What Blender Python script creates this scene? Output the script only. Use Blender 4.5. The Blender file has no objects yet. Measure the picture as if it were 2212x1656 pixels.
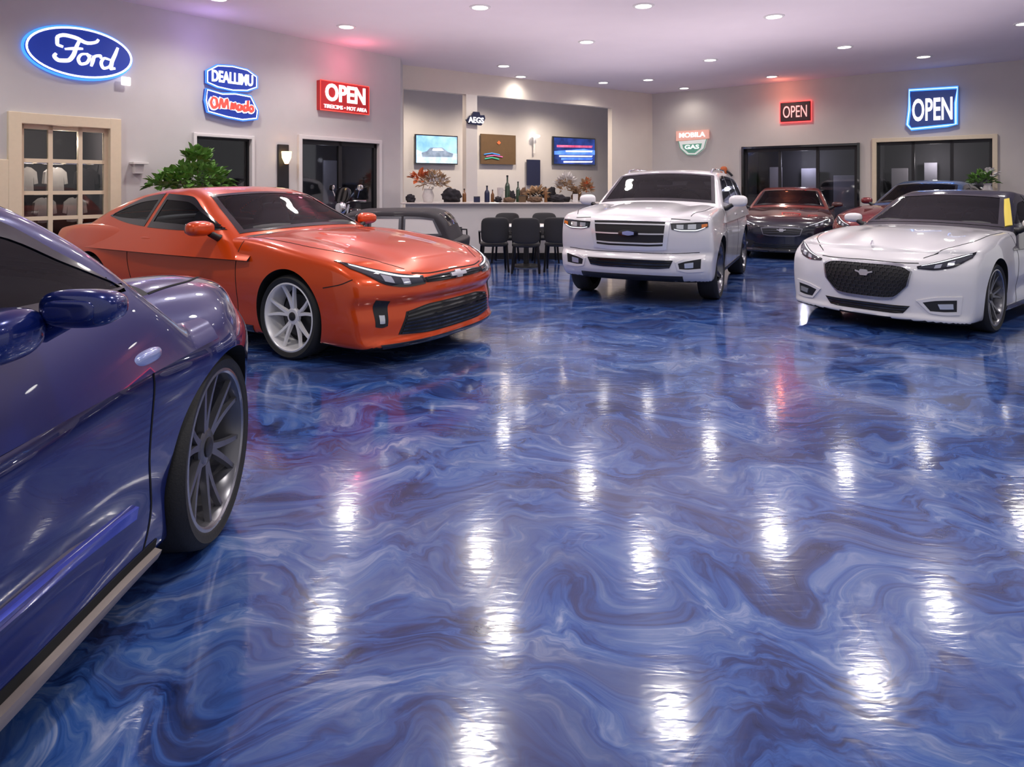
import bpy, bmesh, math, random
import numpy as np
from mathutils import Vector, Matrix, noise as mnoise
random.seed(4)
SC=bpy.context.scene; COL=SC.collection
F=1423.; HC=1.42; HZ=400.; CX=1106.; HT=4.0
PI=math.pi
try:
    SC.view_settings.view_transform='Standard'; SC.view_settings.look='None'; SC.view_settings.exposure=.02
except Exception as e: print(e)

def pix(px,py,Y): return Vector(((px-CX)/F*Y, Y, HC-(py-HZ)/F*Y))
# ------------------------------------------------------------------ materials
def newmat(n):
    m=bpy.data.materials.new(n); m.use_nodes=True
    return m, m.node_tree.nodes, m.node_tree.links, m.node_tree.nodes['Principled BSDF']
def setp(b,**k):
    for a,v in k.items():
        for nm in b.inputs:
            if nm.name==a: nm.default_value=v
def mat(n,c,rough=.5,metal=0.,coat=0.,spec=.5,bump=0.,bscale=80.,vary=0.,coatr=.03):
    m,N,L,b=newmat(n)
    c4=(c[0],c[1],c[2],1)
    setp(b,**{'Base Color':c4,'Roughness':rough,'Metallic':metal,'Coat Weight':coat,'Coat Roughness':coatr,'Specular IOR Level':spec})
    if vary>0 or bump>0:
        tc=N.new('ShaderNodeTexCoord'); nz=N.new('ShaderNodeTexNoise'); nz.inputs['Scale'].default_value=bscale; nz.inputs['Detail'].default_value=3
        L.new(tc.outputs['Object'],nz.inputs['Vector'])
        if vary>0:
            mx=N.new('ShaderNodeMix'); mx.data_type='RGBA'
            mx.inputs[6].default_value=tuple(x*(1-vary) for x in c)+(1,); mx.inputs[7].default_value=tuple(min(1,x*(1+vary)) for x in c)+(1,)
            L.new(nz.outputs['Fac'],mx.inputs[0]); L.new(mx.outputs[2],b.inputs['Base Color'])
        if bump>0:
            bp=N.new('ShaderNodeBump'); bp.inputs['Strength'].default_value=bump; bp.inputs['Distance'].default_value=.01
            L.new(nz.outputs['Fac'],bp.inputs['Height']); L.new(bp.outputs['Normal'],b.inputs['Normal'])
    return m
def em(n,c,s,base=None):
    m,N,L,b=newmat(n)
    bb=base or c
    setp(b,**{'Base Color':(bb[0],bb[1],bb[2],1),'Emission Color':(c[0],c[1],c[2],1),'Emission Strength':s,'Roughness':.4})
    return m
def glassmat(n,tint,gl=.6):
    m,N,L,b=newmat(n); N.remove(b)
    tr=N.new('ShaderNodeBsdfTransparent'); tr.inputs[0].default_value=tint+(1,)
    g=N.new('ShaderNodeBsdfGlossy'); g.inputs['Roughness'].default_value=.03; g.inputs[0].default_value=(gl,gl,gl,1)
    fr=N.new('ShaderNodeFresnel'); fr.inputs[0].default_value=1.5
    mx=N.new('ShaderNodeMixShader'); L.new(fr.outputs[0],mx.inputs[0]); L.new(tr.outputs[0],mx.inputs[1]); L.new(g.outputs[0],mx.inputs[2])
    L.new(mx.outputs[0],N['Material Output'].inputs['Surface'])
    return m
M={}
M['black']=mat('black_plastic',(.012,.012,.014),.45)
M['gloss']=mat('gloss_black',(.006,.006,.008),.12,coat=1)
M['rubber']=mat('tire_rubber',(.016,.016,.018),.7,bump=.15,bscale=120)
M['chrome']=mat('chrome',(.8,.8,.83),.12,1)
M['brightchrome']=mat('bright_chrome',(.82,.82,.85),.22,.4)
M['silver']=mat('silver_alloy',(.86,.85,.87),.3,.25)
M['gun']=mat('gunmetal_alloy',(.16,.16,.18),.25,1)
M['gun2']=mat('machined_alloy',(.34,.34,.38),.25,.8)
M['badge']=mat('badge_silver',(.55,.55,.60),.25,.6)
M['darkalloy']=mat('dark_alloy',(.15,.15,.17),.25,.6)
M['disc']=mat('brake_steel',(.05,.05,.055),.4,.6)
M['well']=mat('wheel_well',(.006,.006,.007),.9)
M['interior']=mat('cabin_trim',(.035,.035,.04),.7)
M['seat']=mat('seat_leather',(.16,.16,.17),.5)
M['glass']=glassmat('tinted_glass',(.55,.58,.60),.6)
M['dglass']=glassmat('dark_glass',(.18,.19,.21),.6)
M['doorglass']=glassmat('door_glass',(.75,.77,.8),.8)
M['lampglass']=mat('headlamp_glass',(.05,.055,.065),.06,.3,coat=1)
M['lens']=mat('lamp_lens',(.62,.65,.70),.08,.6,coat=1)
M['led']=em('led_strip',(.9,.95,1.),.6)
M['amber']=mat('amber_lens',(.7,.18,.02),.2,coat=1)
M['orange']=mat('orange_paint',(.64,.064,.004),.3,.2,.9,spec=.25,vary=.06,bscale=700)
M['blue']=mat('blue_paint',(.005,.015,.14),.20,.35,1,vary=.3,bscale=500,coatr=.012)
M['bluechrome']=mat('blue_chrome',(.30,.36,.66),.2,.25,coat=1)
M['white']=mat('white_paint',(.70,.69,.72),.3,0,1,vary=.02,bscale=400)
M['redroof']=mat('dark_red_paint',(.20,.026,.018),.25,.2,1,vary=.1,bscale=400)  # red neon reflection on the black car's roof, painted as colour
def reflectpaint():  # black paint, upper part coloured with the red neon reflection
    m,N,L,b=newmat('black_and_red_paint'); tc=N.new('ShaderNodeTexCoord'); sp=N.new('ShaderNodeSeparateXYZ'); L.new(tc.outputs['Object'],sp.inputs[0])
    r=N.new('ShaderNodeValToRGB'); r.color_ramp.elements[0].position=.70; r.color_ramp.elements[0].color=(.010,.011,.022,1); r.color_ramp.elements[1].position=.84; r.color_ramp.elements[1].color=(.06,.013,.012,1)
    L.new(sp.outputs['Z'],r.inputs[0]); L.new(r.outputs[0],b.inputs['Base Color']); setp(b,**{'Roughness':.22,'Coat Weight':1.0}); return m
M['blackp']=reflectpaint()
M['maroon']=mat('maroon_paint',(.17,.010,.012),.25,.2,1,vary=.1,bscale=400)
M['navy']=mat('navy_paint',(.05,.11,.25),.25,.3,1,vary=.1,bscale=400)  # blue reflection on the maroon car's roof, put into the paint
M['plum']=mat('dark_plum_paint',(.010,.008,.015),.7,.0,.05,vary=.1,bscale=300)
M['yellow']=mat('yellow_paint',(.80,.62,.04),.35,0,1)
M['cream']=mat('cream_trim',(.78,.66,.48),.5,vary=.05,bscale=20)
M['sill']=mat('pale_sill',(.27,.23,.22),.4,vary=.06,bscale=40)
M['bluesill']=mat('bright_blue_trim',(.03,.07,.60),.18,.5,1)
M['whitewall']=mat('white_trim',(.74,.71,.70),.5,vary=.03,bscale=12)
M['wallL']=mat('grey_lavender_wall',(.60,.575,.575),.85,vary=.05,bscale=3)
M['wallR']=mat('warm_grey_wall',(.63,.58,.54),.85,vary=.05,bscale=3)
M['wallB']=mat('pale_wall',(.77,.69,.60),.85,vary=.04,bscale=3)
M['post']=mat('post_paint',(.86,.80,.72),.7,vary=.03,bscale=5)
M['ceil']=mat('ceiling_paint',(.84,.755,.79),.9,vary=.03,bscale=2)
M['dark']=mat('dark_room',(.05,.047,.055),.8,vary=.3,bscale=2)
M['innerA']=mat('inner_panel_grey',(.28,.27,.32),.6,vary=.2,bscale=3)
M['innerB']=mat('inner_panel_pale',(.50,.46,.50),.6,vary=.2,bscale=3)
M['leaf']=mat('leaf_green',(.12,.27,.05),.5,vary=.6,bscale=9)
M['stem']=mat('stem_brown',(.07,.05,.03),.8,vary=.2)
M['pot']=mat('stone_planter',(.3,.28,.28),.7,vary=.1,bscale=15)
M['chairf']=mat('chair_fabric',(.02,.02,.024),.6,bump=.3,bscale=250)
M['chairm']=mat('chair_metal',(.03,.03,.035),.3,.8)
M['ctop']=mat('counter_top',(.60,.54,.51),.3,vary=.1,bscale=14,coat=.4)
M['cfront']=mat('counter_front',(.66,.63,.62),.5,vary=.04,bscale=6)
M['tan']=mat('tan_leaf',(.50,.34,.20),.9,vary=.6,bscale=18)
M['darkcloth']=mat('dark_cloth',(.025,.022,.028),.9,vary=.4,bscale=20,bump=.4)
M['browncloth']=mat('brown_cloth',(.15,.09,.055),.9,vary=.4,bscale=20,bump=.4)
M['whitecloth']=mat('white_cloth',(.68,.65,.64),.9,vary=.15,bscale=20)
M['rust']=mat('orange_leaf',(.60,.15,.05),.7,vary=.3,bscale=20)
M['bottle']=mat('green_bottle',(.02,.05,.025),.1,coat=1)
M['amberglass']=mat('amber_bottle',(.20,.08,.02),.1,coat=1)
M['brownpanel']=mat('brown_panel',(.12,.07,.033),.5,vary=.15,bscale=8)
M['neonW']=em('neon_white',(1,.97,1.),1.5)
M['neonB']=em('neon_blue',(.05,.26,1.),1.5)
M['neonBd']=em('neon_blue_soft',(.05,.22,1.),1.0)
M['neonR']=em('neon_red',(1,.05,.05),3.2)
M['neonT']=em('letter_white',(1,.95,.97),1.1)
M['letR']=em('letter_red',(1,.08,.06),.8)
M['signblue']=em('sign_blue',(.008,.035,.36),.5,base=(.008,.035,.26))
M['signred']=em('sign_red',(.55,.012,.018),.25,base=(.38,.02,.02))
M['signgreen']=em('sign_green',(.10,.32,.22),.3,base=(.15,.36,.27))
M['signpale']=em('sign_pale',(.80,.80,.76),.35)
M['signdark']=mat('sign_dark',(.015,.02,.06),.35)
M['signnavy']=em('sign_navy',(.02,.05,.22),.4,base=(.02,.04,.15))
M['signmaroon']=mat('sign_maroon',(.035,.008,.010),.4)
M['lightlens']=em('downlight_lens',(1,.96,.92),10)
M['warmlamp']=em('warm_bulb',(1,.72,.38),3)
# floor
def floormat():
    m,N,L,b=newmat('blue_marbled_epoxy')
    tc=N.new('ShaderNodeTexCoord')
    def nz(scale,detail,rough=.5,dist=0.):
        n=N.new('ShaderNodeTexNoise'); n.inputs['Scale'].default_value=scale; n.inputs['Detail'].default_value=detail
        n.inputs['Roughness'].default_value=rough; n.inputs['Distortion'].default_value=dist; return n
    def warp(vec,n,amt):
        L.new(vec,n.inputs['Vector'])
        s=N.new('ShaderNodeVectorMath'); s.operation='SUBTRACT'; L.new(n.outputs['Color'],s.inputs[0]); s.inputs[1].default_value=(.5,.5,.5)
        k=N.new('ShaderNodeVectorMath'); k.operation='SCALE'; L.new(s.outputs[0],k.inputs[0]); k.inputs['Scale'].default_value=amt
        a=N.new('ShaderNodeVectorMath'); a.operation='ADD'; L.new(vec,a.inputs[0]); L.new(k.outputs[0],a.inputs[1])
        return a.outputs[0]
    def ramp(fac,st):
        r=N.new('ShaderNodeValToRGB'); e=r.color_ramp.elements
        e[0].position,e[0].color=st[0][0],st[0][1]+(1,); e[1].position,e[1].color=st[-1][0],st[-1][1]+(1,)
        for p,c in st[1:-1]:
            q=e.new(p); q.color=c+(1,)
        L.new(fac,r.inputs[0]); return r.outputs[0]
    v0=tc.outputs['Object']
    v1=warp(v0,nz(1.35,1),.92)
    v2=warp(v1,nz(4.0,1.5),.38)
    v3=warp(v2,nz(11.,1.5),.10)
    mp=N.new('ShaderNodeMapping'); mp.inputs['Scale'].default_value=(1.0,2.1,1); L.new(v3,mp.inputs['Vector'])
    a=nz(1.8,7,.58); L.new(mp.outputs[0],a.inputs['Vector'])
    mp2=N.new('ShaderNodeMapping'); mp2.inputs['Scale'].default_value=(1.2,7.5,1); mp2.inputs['Location'].default_value=(3,7,0); L.new(v3,mp2.inputs['Vector'])
    s=nz(3.0,5,.62); L.new(mp2.outputs[0],s.inputs['Vector'])
    ad=N.new('ShaderNodeMath'); ad.operation='MULTIPLY_ADD'; L.new(s.outputs['Fac'],ad.inputs[0]); ad.inputs[1].default_value=.40
    mu=N.new('ShaderNodeMath'); mu.operation='MULTIPLY'; L.new(a.outputs['Fac'],mu.inputs[0]); mu.inputs[1].default_value=.60
    L.new(mu.outputs[0],ad.inputs[2])
    c1=ramp(ad.outputs[0],[(.35,(.006,.013,.062)),(.435,(.015,.038,.165)),(.50,(.032,.092,.33)),(.555,(.080,.150,.375)),(.61,(.19,.25,.46)),(.69,(.42,.46,.62))])
    g=nz(1.2,5,.62); mp4=N.new('ShaderNodeMapping'); mp4.inputs['Location'].default_value=(11,5,2); mp4.inputs['Scale'].default_value=(1,2.2,1); L.new(v3,mp4.inputs['Vector']); L.new(mp4.outputs[0],g.inputs['Vector'])
    gf=ramp(g.outputs['Fac'],[(.45,(0,0,0)),(.64,(.55,.55,.55))])
    mx=N.new('ShaderNodeMix'); mx.data_type='RGBA'; L.new(gf,mx.inputs[0]); L.new(c1,mx.inputs[6]); mx.inputs[7].default_value=(.072,.080,.175,1)
    L.new(mx.outputs[2],b.inputs['Base Color'])
    bn=nz(4.0,2,.55,.4); mp3=N.new('ShaderNodeMapping'); mp3.inputs['Scale'].default_value=(2.4,7.5,1); L.new(v0,mp3.inputs['Vector']); L.new(mp3.outputs[0],bn.inputs['Vector'])
    bp=N.new('ShaderNodeBump'); bp.inputs['Strength'].default_value=.10; bp.inputs['Distance'].default_value=.0065
    L.new(bn.outputs['Fac'],bp.inputs['Height']); L.new(bp.outputs[0],b.inputs['Normal']); L.new(bp.outputs[0],b.inputs['Coat Normal'])
    setp(b,**{'Roughness':.15,'Specular IOR Level':.42,'Coat Weight':.5,'Coat Roughness':.065})
    return m
M['floor']=floormat()
def gradmat(n,c0,c1,sc,s=1.1):
    m,N,L,b=newmat(n)
    tc=N.new('ShaderNodeTexCoord'); nz=N.new('ShaderNodeTexNoise'); nz.inputs['Scale'].default_value=sc; nz.inputs['Detail'].default_value=3
    L.new(tc.outputs['Object'],nz.inputs['Vector'])
    r=N.new('ShaderNodeValToRGB'); e=r.color_ramp.elements
    e[0].position,e[0].color=.35,c0+(1,); e[1].position,e[1].color=.65,c1+(1,)
    L.new(nz.outputs['Fac'],r.inputs[0]); L.new(r.outputs[0],b.inputs['Base Color']); L.new(r.outputs[0],b.inputs['Emission Color'])
    setp(b,**{'Emission Strength':s,'Roughness':.25}); return m
M['tvsky']=gradmat('screen_sky',(.12,.30,.65),(.35,.58,.88),2)
M['tvsnow']=gradmat('screen_ground',(.30,.45,.62),(.58,.68,.80),4)
M['tvcar']=gradmat('screen_grey',(.10,.14,.20),(.22,.27,.35),5)
M['tvnight']=gradmat('screen_night',(.005,.012,.06),(.02,.05,.28),2)
M['tvblue']=gradmat('screen_blue',(.05,.15,.75),(.12,.3,.95),4)
M['tvwhite']=gradmat('screen_white',(.55,.6,.8),(.85,.85,.95),5)
M['tvred']=gradmat('screen_red',(.45,.04,.12),(.7,.15,.3),5)

# ------------------------------------------------------------------ helpers
def tag(o,label=None,cat=None,group=None,kind=None):
    if label: o['label']=label
    if cat: o['category']=cat
    if group: o['group']=group
    if kind: o['kind']=kind
    return o
def empty(name,loc=(0,0,0),rz=0,label=None,cat=None,group=None,kind=None,parent=None):
    o=bpy.data.objects.new(name,None); COL.objects.link(o); o.location=loc; o.rotation_euler=(0,0,rz); o.empty_display_size=.1
    o.parent=parent
    return tag(o,label,cat,group,kind)
class MB:
    def __init__(s): s.v=[]; s.f=[]; s.m=[]
    def add(s,V,Fs,m=0,X=None):
        b=len(s.v)
        for p in V:
            p=Vector(p)
            s.v.append(X@p if X is not None else p)
        for f in Fs: s.f.append([b+i for i in f]); s.m.append(m)
        return s
    def box(s,c,d,m=0,rot=(0,0,0),bev=0.,X=None):
        bm=bmesh.new(); bmesh.ops.create_cube(bm,size=1)
        for v in bm.verts: v.co=Vector((v.co.x*d[0],v.co.y*d[1],v.co.z*d[2]))
        if bev>0: bmesh.ops.bevel(bm,geom=list(bm.edges),offset=min(bev,min(d)*.45),segments=2,affect='EDGES',profile=.5)
        R=Matrix.Translation(c)@Matrix.Rotation(rot[2],4,'Z')@Matrix.Rotation(rot[1],4,'Y')@Matrix.Rotation(rot[0],4,'X')
        if X is not None: R=X@R
        bm.verts.index_update()
        s.add([R@v.co for v in bm.verts],[[v.index for v in f.verts] for f in bm.faces],m); bm.free(); return s
    def tube(s,pts,r,n=8,m=0,closed=False,X=None):
        P=[Vector(p) for p in pts]; k=len(P)
        if not hasattr(r,'__len__'): r=[r]*k
        up=None; V=[]; 
        for i in range(k):
            a=P[(i-1)%k] if (closed or i>0) else P[i]; b=P[(i+1)%k] if (closed or i<k-1) else P[i]
            t=(b-a).normalized()
            if up is None: up=t.orthogonal().normalized()
            u=(up-t*up.dot(t)); u=u.normalized() if u.length>1e-6 else t.orthogonal().normalized(); up=u; w=t.cross(u)
            for j in range(n):
                q=2*PI*j/n; V.append(P[i]+(u*math.cos(q)+w*math.sin(q))*r[i])
        Fs=[]
        for i in range(k if closed else k-1):
            for j in range(n):
                i2=(i+1)%k; Fs.append([i*n+j,i*n+(j+1)%n,i2*n+(j+1)%n,i2*n+j])
        if not closed: Fs+= [list(range(n))[::-1],[(k-1)*n+j for j in range(n)]]
        return s.add(V,Fs,m,X)
    def lathe(s,prof,n=24,m=0,X=None,cap=False):
        V=[];Fs=[];k=len(prof)
        for (r,z) in prof:
            for j in range(n):
                q=2*PI*j/n; V.append((r*math.cos(q),r*math.sin(q),z))
        for i in range(k-1):
            for j in range(n): Fs.append([i*n+j,i*n+(j+1)%n,(i+1)*n+(j+1)%n,(i+1)*n+j])
        if cap: Fs+= [list(range(n))[::-1],[(k-1)*n+j for j in range(n)]]
        return s.add(V,Fs,m,X)
    def sell(s,c,d,e=3.,n=8,m=0,X=None,fn=None):
        V=[];Fs=[]
        for ax in range(3):
            for sg in (-1,1):
                b=len(V)
                for i in range(n+1):
                    for j in range(n+1):
                        p=[0,0,0]; p[ax]=sg; p[(ax+1)%3]=math.tan((2*i/n-1)*PI/4); p[(ax+2)%3]=math.tan((2*j/n-1)*PI/4)
                        q=sum(abs(a)**e for a in p)**(-1/e)
                        v=Vector((p[0]*q*d[0]/2,p[1]*q*d[1]/2,p[2]*q*d[2]/2))
                        if fn: v=fn(v)
                        V.append(v+Vector(c))
                for i in range(n):
                    for j in range(n):
                        f=[b+i*(n+1)+j,b+(i+1)*(n+1)+j,b+(i+1)*(n+1)+j+1,b+i*(n+1)+j+1]
                        Fs.append(f if sg>0 else f[::-1])
        return s.add(V,Fs,m,X)
    def prism(s,poly,y0,y1,m=0,X=None):
        k=len(poly); V=[(a,y0,b) for a,b in poly]+[(a,y1,b) for a,b in poly]
        Fs=[list(range(k)),[k+i for i in range(k)][::-1]]+[[i,(i+1)%k,k+(i+1)%k,k+i] for i in range(k)]
        return s.add(V,Fs,m,X)
    def build(s,name,mats,parent=None,smooth=False,sharp=40,merge=True,loc=None):
        if not isinstance(mats,(list,tuple)): mats=[mats]
        me=bpy.data.meshes.new(name)
        me.from_pydata([tuple(v) for v in s.v],[],s.f)
        for m in mats: me.materials.append(m)
        me.polygons.foreach_set('material_index',s.m)
        bm=bmesh.new(); bm.from_mesh(me)
        if merge: bmesh.ops.remove_doubles(bm,verts=bm.verts,dist=1e-5)
        bmesh.ops.recalc_face_normals(bm,faces=bm.faces); bm.to_mesh(me); bm.free()
        if smooth:
            me.polygons.foreach_set('use_smooth',[True]*len(me.polygons))
            try: me.set_sharp_from_angle(angle=math.radians(sharp))
            except Exception: pass
        o=bpy.data.objects.new(name,me); COL.objects.link(o); o.parent=parent
        if loc is not None: o.location=loc
        return o
def copy_tree(o,parent=None):
    c=o.copy(); COL.objects.link(c); c.parent=parent
    for ch in list(o.children): copy_tree(ch,c)
    return c
def text_mesh(body,w,h,name,m,parent,loc,ext=.008,shear=0.,bold=0.):
    cu=bpy.data.curves.new(name,'FONT'); cu.body=body; cu.extrude=ext; cu.shear=shear; cu.offset=bold; cu.align_x='CENTER'; cu.align_y='CENTER'; cu.resolution_u=4
    t=bpy.data.objects.new(name,cu); COL.objects.link(t)
    dg=bpy.context.evaluated_depsgraph_get(); me=bpy.data.meshes.new_from_object(t.evaluated_get(dg))
    bpy.data.objects.remove(t)
    xs=[v.co.x for v in me.vertices]; ys=[v.co.y for v in me.vertices]
    sx=w/(max(xs)-min(xs)); sy=h/(max(ys)-min(ys)); cx=(max(xs)+min(xs))/2; cy=(max(ys)+min(ys))/2
    for v in me.vertices: v.co=Vector(((v.co.x-cx)*sx, -v.co.z, (v.co.y-cy)*sy))
    me.materials.clear(); me.materials.append(m)
    o=bpy.data.objects.new(name,me); COL.objects.link(o); o.parent=parent; o.location=loc
    return o
def crv(pts):
    xs=np.array([p[0] for p in pts],float); ys=np.array([p[1] for p in pts],float); n=len(xs)
    h=np.diff(xs); d=np.diff(ys)/h; m=np.zeros(n); m[0]=d[0]; m[-1]=d[-1]
    for i in range(1,n-1):
        if d[i-1]*d[i]>0:
            w1=2*h[i]+h[i-1]; w2=h[i]+2*h[i-1]; m[i]=(w1+w2)/(w1/d[i-1]+w2/d[i])
    def f(x):
        x=np.clip(np.asarray(x,float),xs[0],xs[-1]); i=np.clip(np.searchsorted(xs,x)-1,0,n-2); t=(x-xs[i])/h[i]
        t2=t*t; t3=t2*t
        return ys[i]*(2*t3-3*t2+1)+h[i]*m[i]*(t3-2*t2+t)+ys[i+1]*(-2*t3+3*t2)+h[i]*m[i+1]*(t3-t2)
    return f
def curve2(pts):
    n=len(pts); fa=crv([(i,p[0]) for i,p in enumerate(pts)]); fb_=crv([(i,p[1]) for i,p in enumerate(pts)])
    P=np.array(pts,float)
    def f(u):
        t=np.asarray(u,float)*(n-1)
        r=np.stack([fa(t),fb_(t)],-1)
        lo=t<0; hi=t>n-1
        r[lo]=P[0]+(t[lo])[:,None]*(P[1]-P[0]); r[hi]=P[-1]+(t[hi]-(n-1))[:,None]*(P[-1]-P[-2])
        return r
    return f
def smax(L,k):
    A=np.stack(L); m=A.max(0); return m+k*np.log(np.exp((A-m)/k).sum(0))
def bis(f,o,d,r1,it=30):
    lo=np.zeros(len(o)); hi=np.full(len(o),float(r1))
    for _ in range(it):
        m=(lo+hi)/2; p=o+d*m[:,None]; ins=f(p[:,0],p[:,1],p[:,2])<0
        lo=np.where(ins,m,lo); hi=np.where(ins,hi,m)
    return o+d*lo[:,None]
def grad(f,p,h=.004):
    g=np.stack([f(p[:,0]+h,p[:,1],p[:,2])-f(p[:,0]-h,p[:,1],p[:,2]),f(p[:,0],p[:,1]+h,p[:,2])-f(p[:,0],p[:,1]-h,p[:,2]),f(p[:,0],p[:,1],p[:,2]+h)-f(p[:,0],p[:,1],p[:,2]-h)],-1)
    return g/np.maximum(np.linalg.norm(g,axis=1,keepdims=True),1e-9)
def inpoly(px,py,poly):
    r=np.zeros(len(px),bool); n=len(poly); j=n-1
    for i in range(n):
        xi,yi=poly[i]; xj,yj=poly[j]
        c=((yi>py)!=(yj>py))&(px<(xj-xi)*(py-yi)/((yj-yi) if abs(yj-yi)>1e-12 else 1e-12)+xi); r^=c; j=i
    return r
def patch(mb,proj,up,lo,nu=24,nv=8,off=.003,thick=.008,vr=(0,1),ur=(0,1),m=0):
    u=np.linspace(ur[0],ur[1],nu); v=np.linspace(vr[0],vr[1],nv)
    A=curve2(up)(u); B=curve2(lo)(u)
    G=A[:,None,:]*(1-v)[None,:,None]+B[:,None,:]*v[None,:,None]
    p,n=proj(G.reshape(-1,2))
    O=p+n*off; I=p+n*(off-thick); k=nu*nv
    V=[tuple(q) for q in O]; Fs=[]
    id=lambda i,j:i*nv+j
    for i in range(nu-1):
        for j in range(nv-1): Fs.append([id(i,j),id(i+1,j),id(i+1,j+1),id(i,j+1)])
    bd=[id(i,0) for i in range(nu)]+[id(nu-1,j) for j in range(1,nv)]+[id(i,nv-1) for i in range(nu-2,-1,-1)]+[id(0,j) for j in range(nv-2,0,-1)]
    b=len(V); V+=[tuple(I[q]) for q in bd]; nb=len(bd)
    for q in range(nb): Fs.append([bd[q],b+q,b+(q+1)%nb,bd[(q+1)%nb]])
    mb.add(V,Fs,m)
def frame(mb,proj,up,lo,w,off=.006,thick=.012,m=0,inside=False):
    A=curve2(up)(np.linspace(0,1,9)); B=curve2(lo)(np.linspace(0,1,9))
    H=np.abs(np.linalg.norm(A-B,axis=1)).mean(); Lw=(np.linalg.norm(np.diff(A,axis=0),axis=1).sum()+np.linalg.norm(np.diff(B,axis=0),axis=1).sum())/2
    dv=w/H/2; du=w/Lw/2; o=0 if inside else 1
    a=(-dv*o,dv*(2-o)); c=(1-dv*(2-o),1+dv*o)
    e=(-du*o,du*(2-o)); g=(1-du*(2-o),1+du*o)
    patch(mb,proj,up,lo,26,3,off,thick,vr=a,ur=(e[0],g[1]),m=m); patch(mb,proj,up,lo,26,3,off,thick,vr=c,ur=(e[0],g[1]),m=m)
    patch(mb,proj,up,lo,3,12,off,thick,ur=e,vr=(a[0],c[1]),m=m); patch(mb,proj,up,lo,3,12,off,thick,ur=g,vr=(a[0],c[1]),m=m)
def seam(mb,proj,pts,w=.007,off=.0018,n=30,m=0):
    P=curve2(pts)(np.linspace(0,1,n)); t=np.gradient(P,axis=0); t/=np.linalg.norm(t,axis=1,keepdims=True); nn=np.stack([-t[:,1],t[:,0]],-1)
    U=[tuple(q) for q in P+nn*w/2]; Lw=[tuple(q) for q in P-nn*w/2]
    patch(mb,proj,U,Lw,n,3,off,.003,m=m)
# ------------------------------------------------------------------ wheels
def make_wheel(R,rr,hw,N,twin,m,key,cap=None,lipm=None):
    """wheel with outer face at +y"""
    RX=Matrix.Rotation(-PI/2,4,'X')   # z -> y
    w=MB()
    w.lathe([(rr+.006,hw*.80),(rr+.004,hw*.93),(rr-.008,hw*.95),(rr-.016,hw*.86),(rr-.022,hw*.55),(rr-.05,-hw*.2),(rr-.05,-hw*.9)],56,0,RX)
    for i in range(N):
        a0=2*PI*i/N+PI/2
        for sg in ((-1,1) if twin else (0,)):
            S=[]
            for q in range(7):
                t=q/6; r=rr*.16+t*(rr*.955-rr*.16)
                an=a0+sg*((.10+.16*t) if twin else 0)*(5/N)
                hwid=(rr*(.062-.024*t) if twin else rr*(.13-.06*t))
                y=hw*(.50+.30*t**1.5) ; dep=.03-.01*t
                c=Vector((math.cos(an),0,math.sin(an))); tt=Vector((-math.sin(an),0,math.cos(an)))
                ce=c*r
                S.append([ce-tt*hwid+Vector((0,y-dep,0)),ce-tt*hwid*.75+Vector((0,y,0)),ce+tt*hwid*.75+Vector((0,y,0)),ce+tt*hwid+Vector((0,y-dep,0))])
            V=[p for s_ in S for p in s_]; Fs=[]
            for q in range(6):
                for j in range(3): Fs.append([q*4+j,q*4+j+1,(q+1)*4+j+1,(q+1)*4+j])
            w.add(V,Fs,0)
    w.lathe([(rr*.25,hw*.3),(rr*.25,hw*.46),(rr*.21,hw*.54),(.001,hw*.55)],24,0,RX)
    wo=w.build('wheel',m,None,True,35)
    t=MB(); t.lathe([(rr-.01,-hw*.9),(rr+.01,-hw*.97),(rr+(R-rr)*.5,-hw*1.03),(R-.02,-hw*.97),(R-.004,-hw*.82),(R,-hw*.6),(R,hw*.6),(R-.004,hw*.82),(R-.02,hw*.97),(rr+(R-rr)*.62,hw*1.03),(rr+(R-rr)*.58,hw*1.015),(rr+(R-rr)*.3,hw*1.0),(rr+.006,hw*.95),(rr-.004,hw*.84)],64,0,RX)
    t.build('tire',M['rubber'],wo,True,50)
    d=MB(); d.lathe([(.001,hw*.0),(rr*.62,hw*.0),(rr*.62,-hw*.1)],40,0,RX); d.build('brake_disc',M['disc'],wo,True,40)
    d=MB(); d.lathe([(.001,-hw*.35),(rr-.04,-hw*.35),(rr-.04,-hw*.45)],40,0,RX); d.build('brake_shield',M['well'],wo,True,40)
    c=MB(); c.lathe([(rr*.13,hw*.5),(rr*.125,hw*.60),(rr*.1,hw*.63),(.001,hw*.635)],20,0,RX); c.build('hub_cap',cap or M['black'],wo,True,40)
    if lipm:
        c=MB(); c.lathe([(rr+.005,hw*.945),(rr-.006,hw*.965),(rr-.014,hw*.90)],56,0,RX); c.build('rim_lip',lipm,wo,True,40)
    return wo
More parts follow.
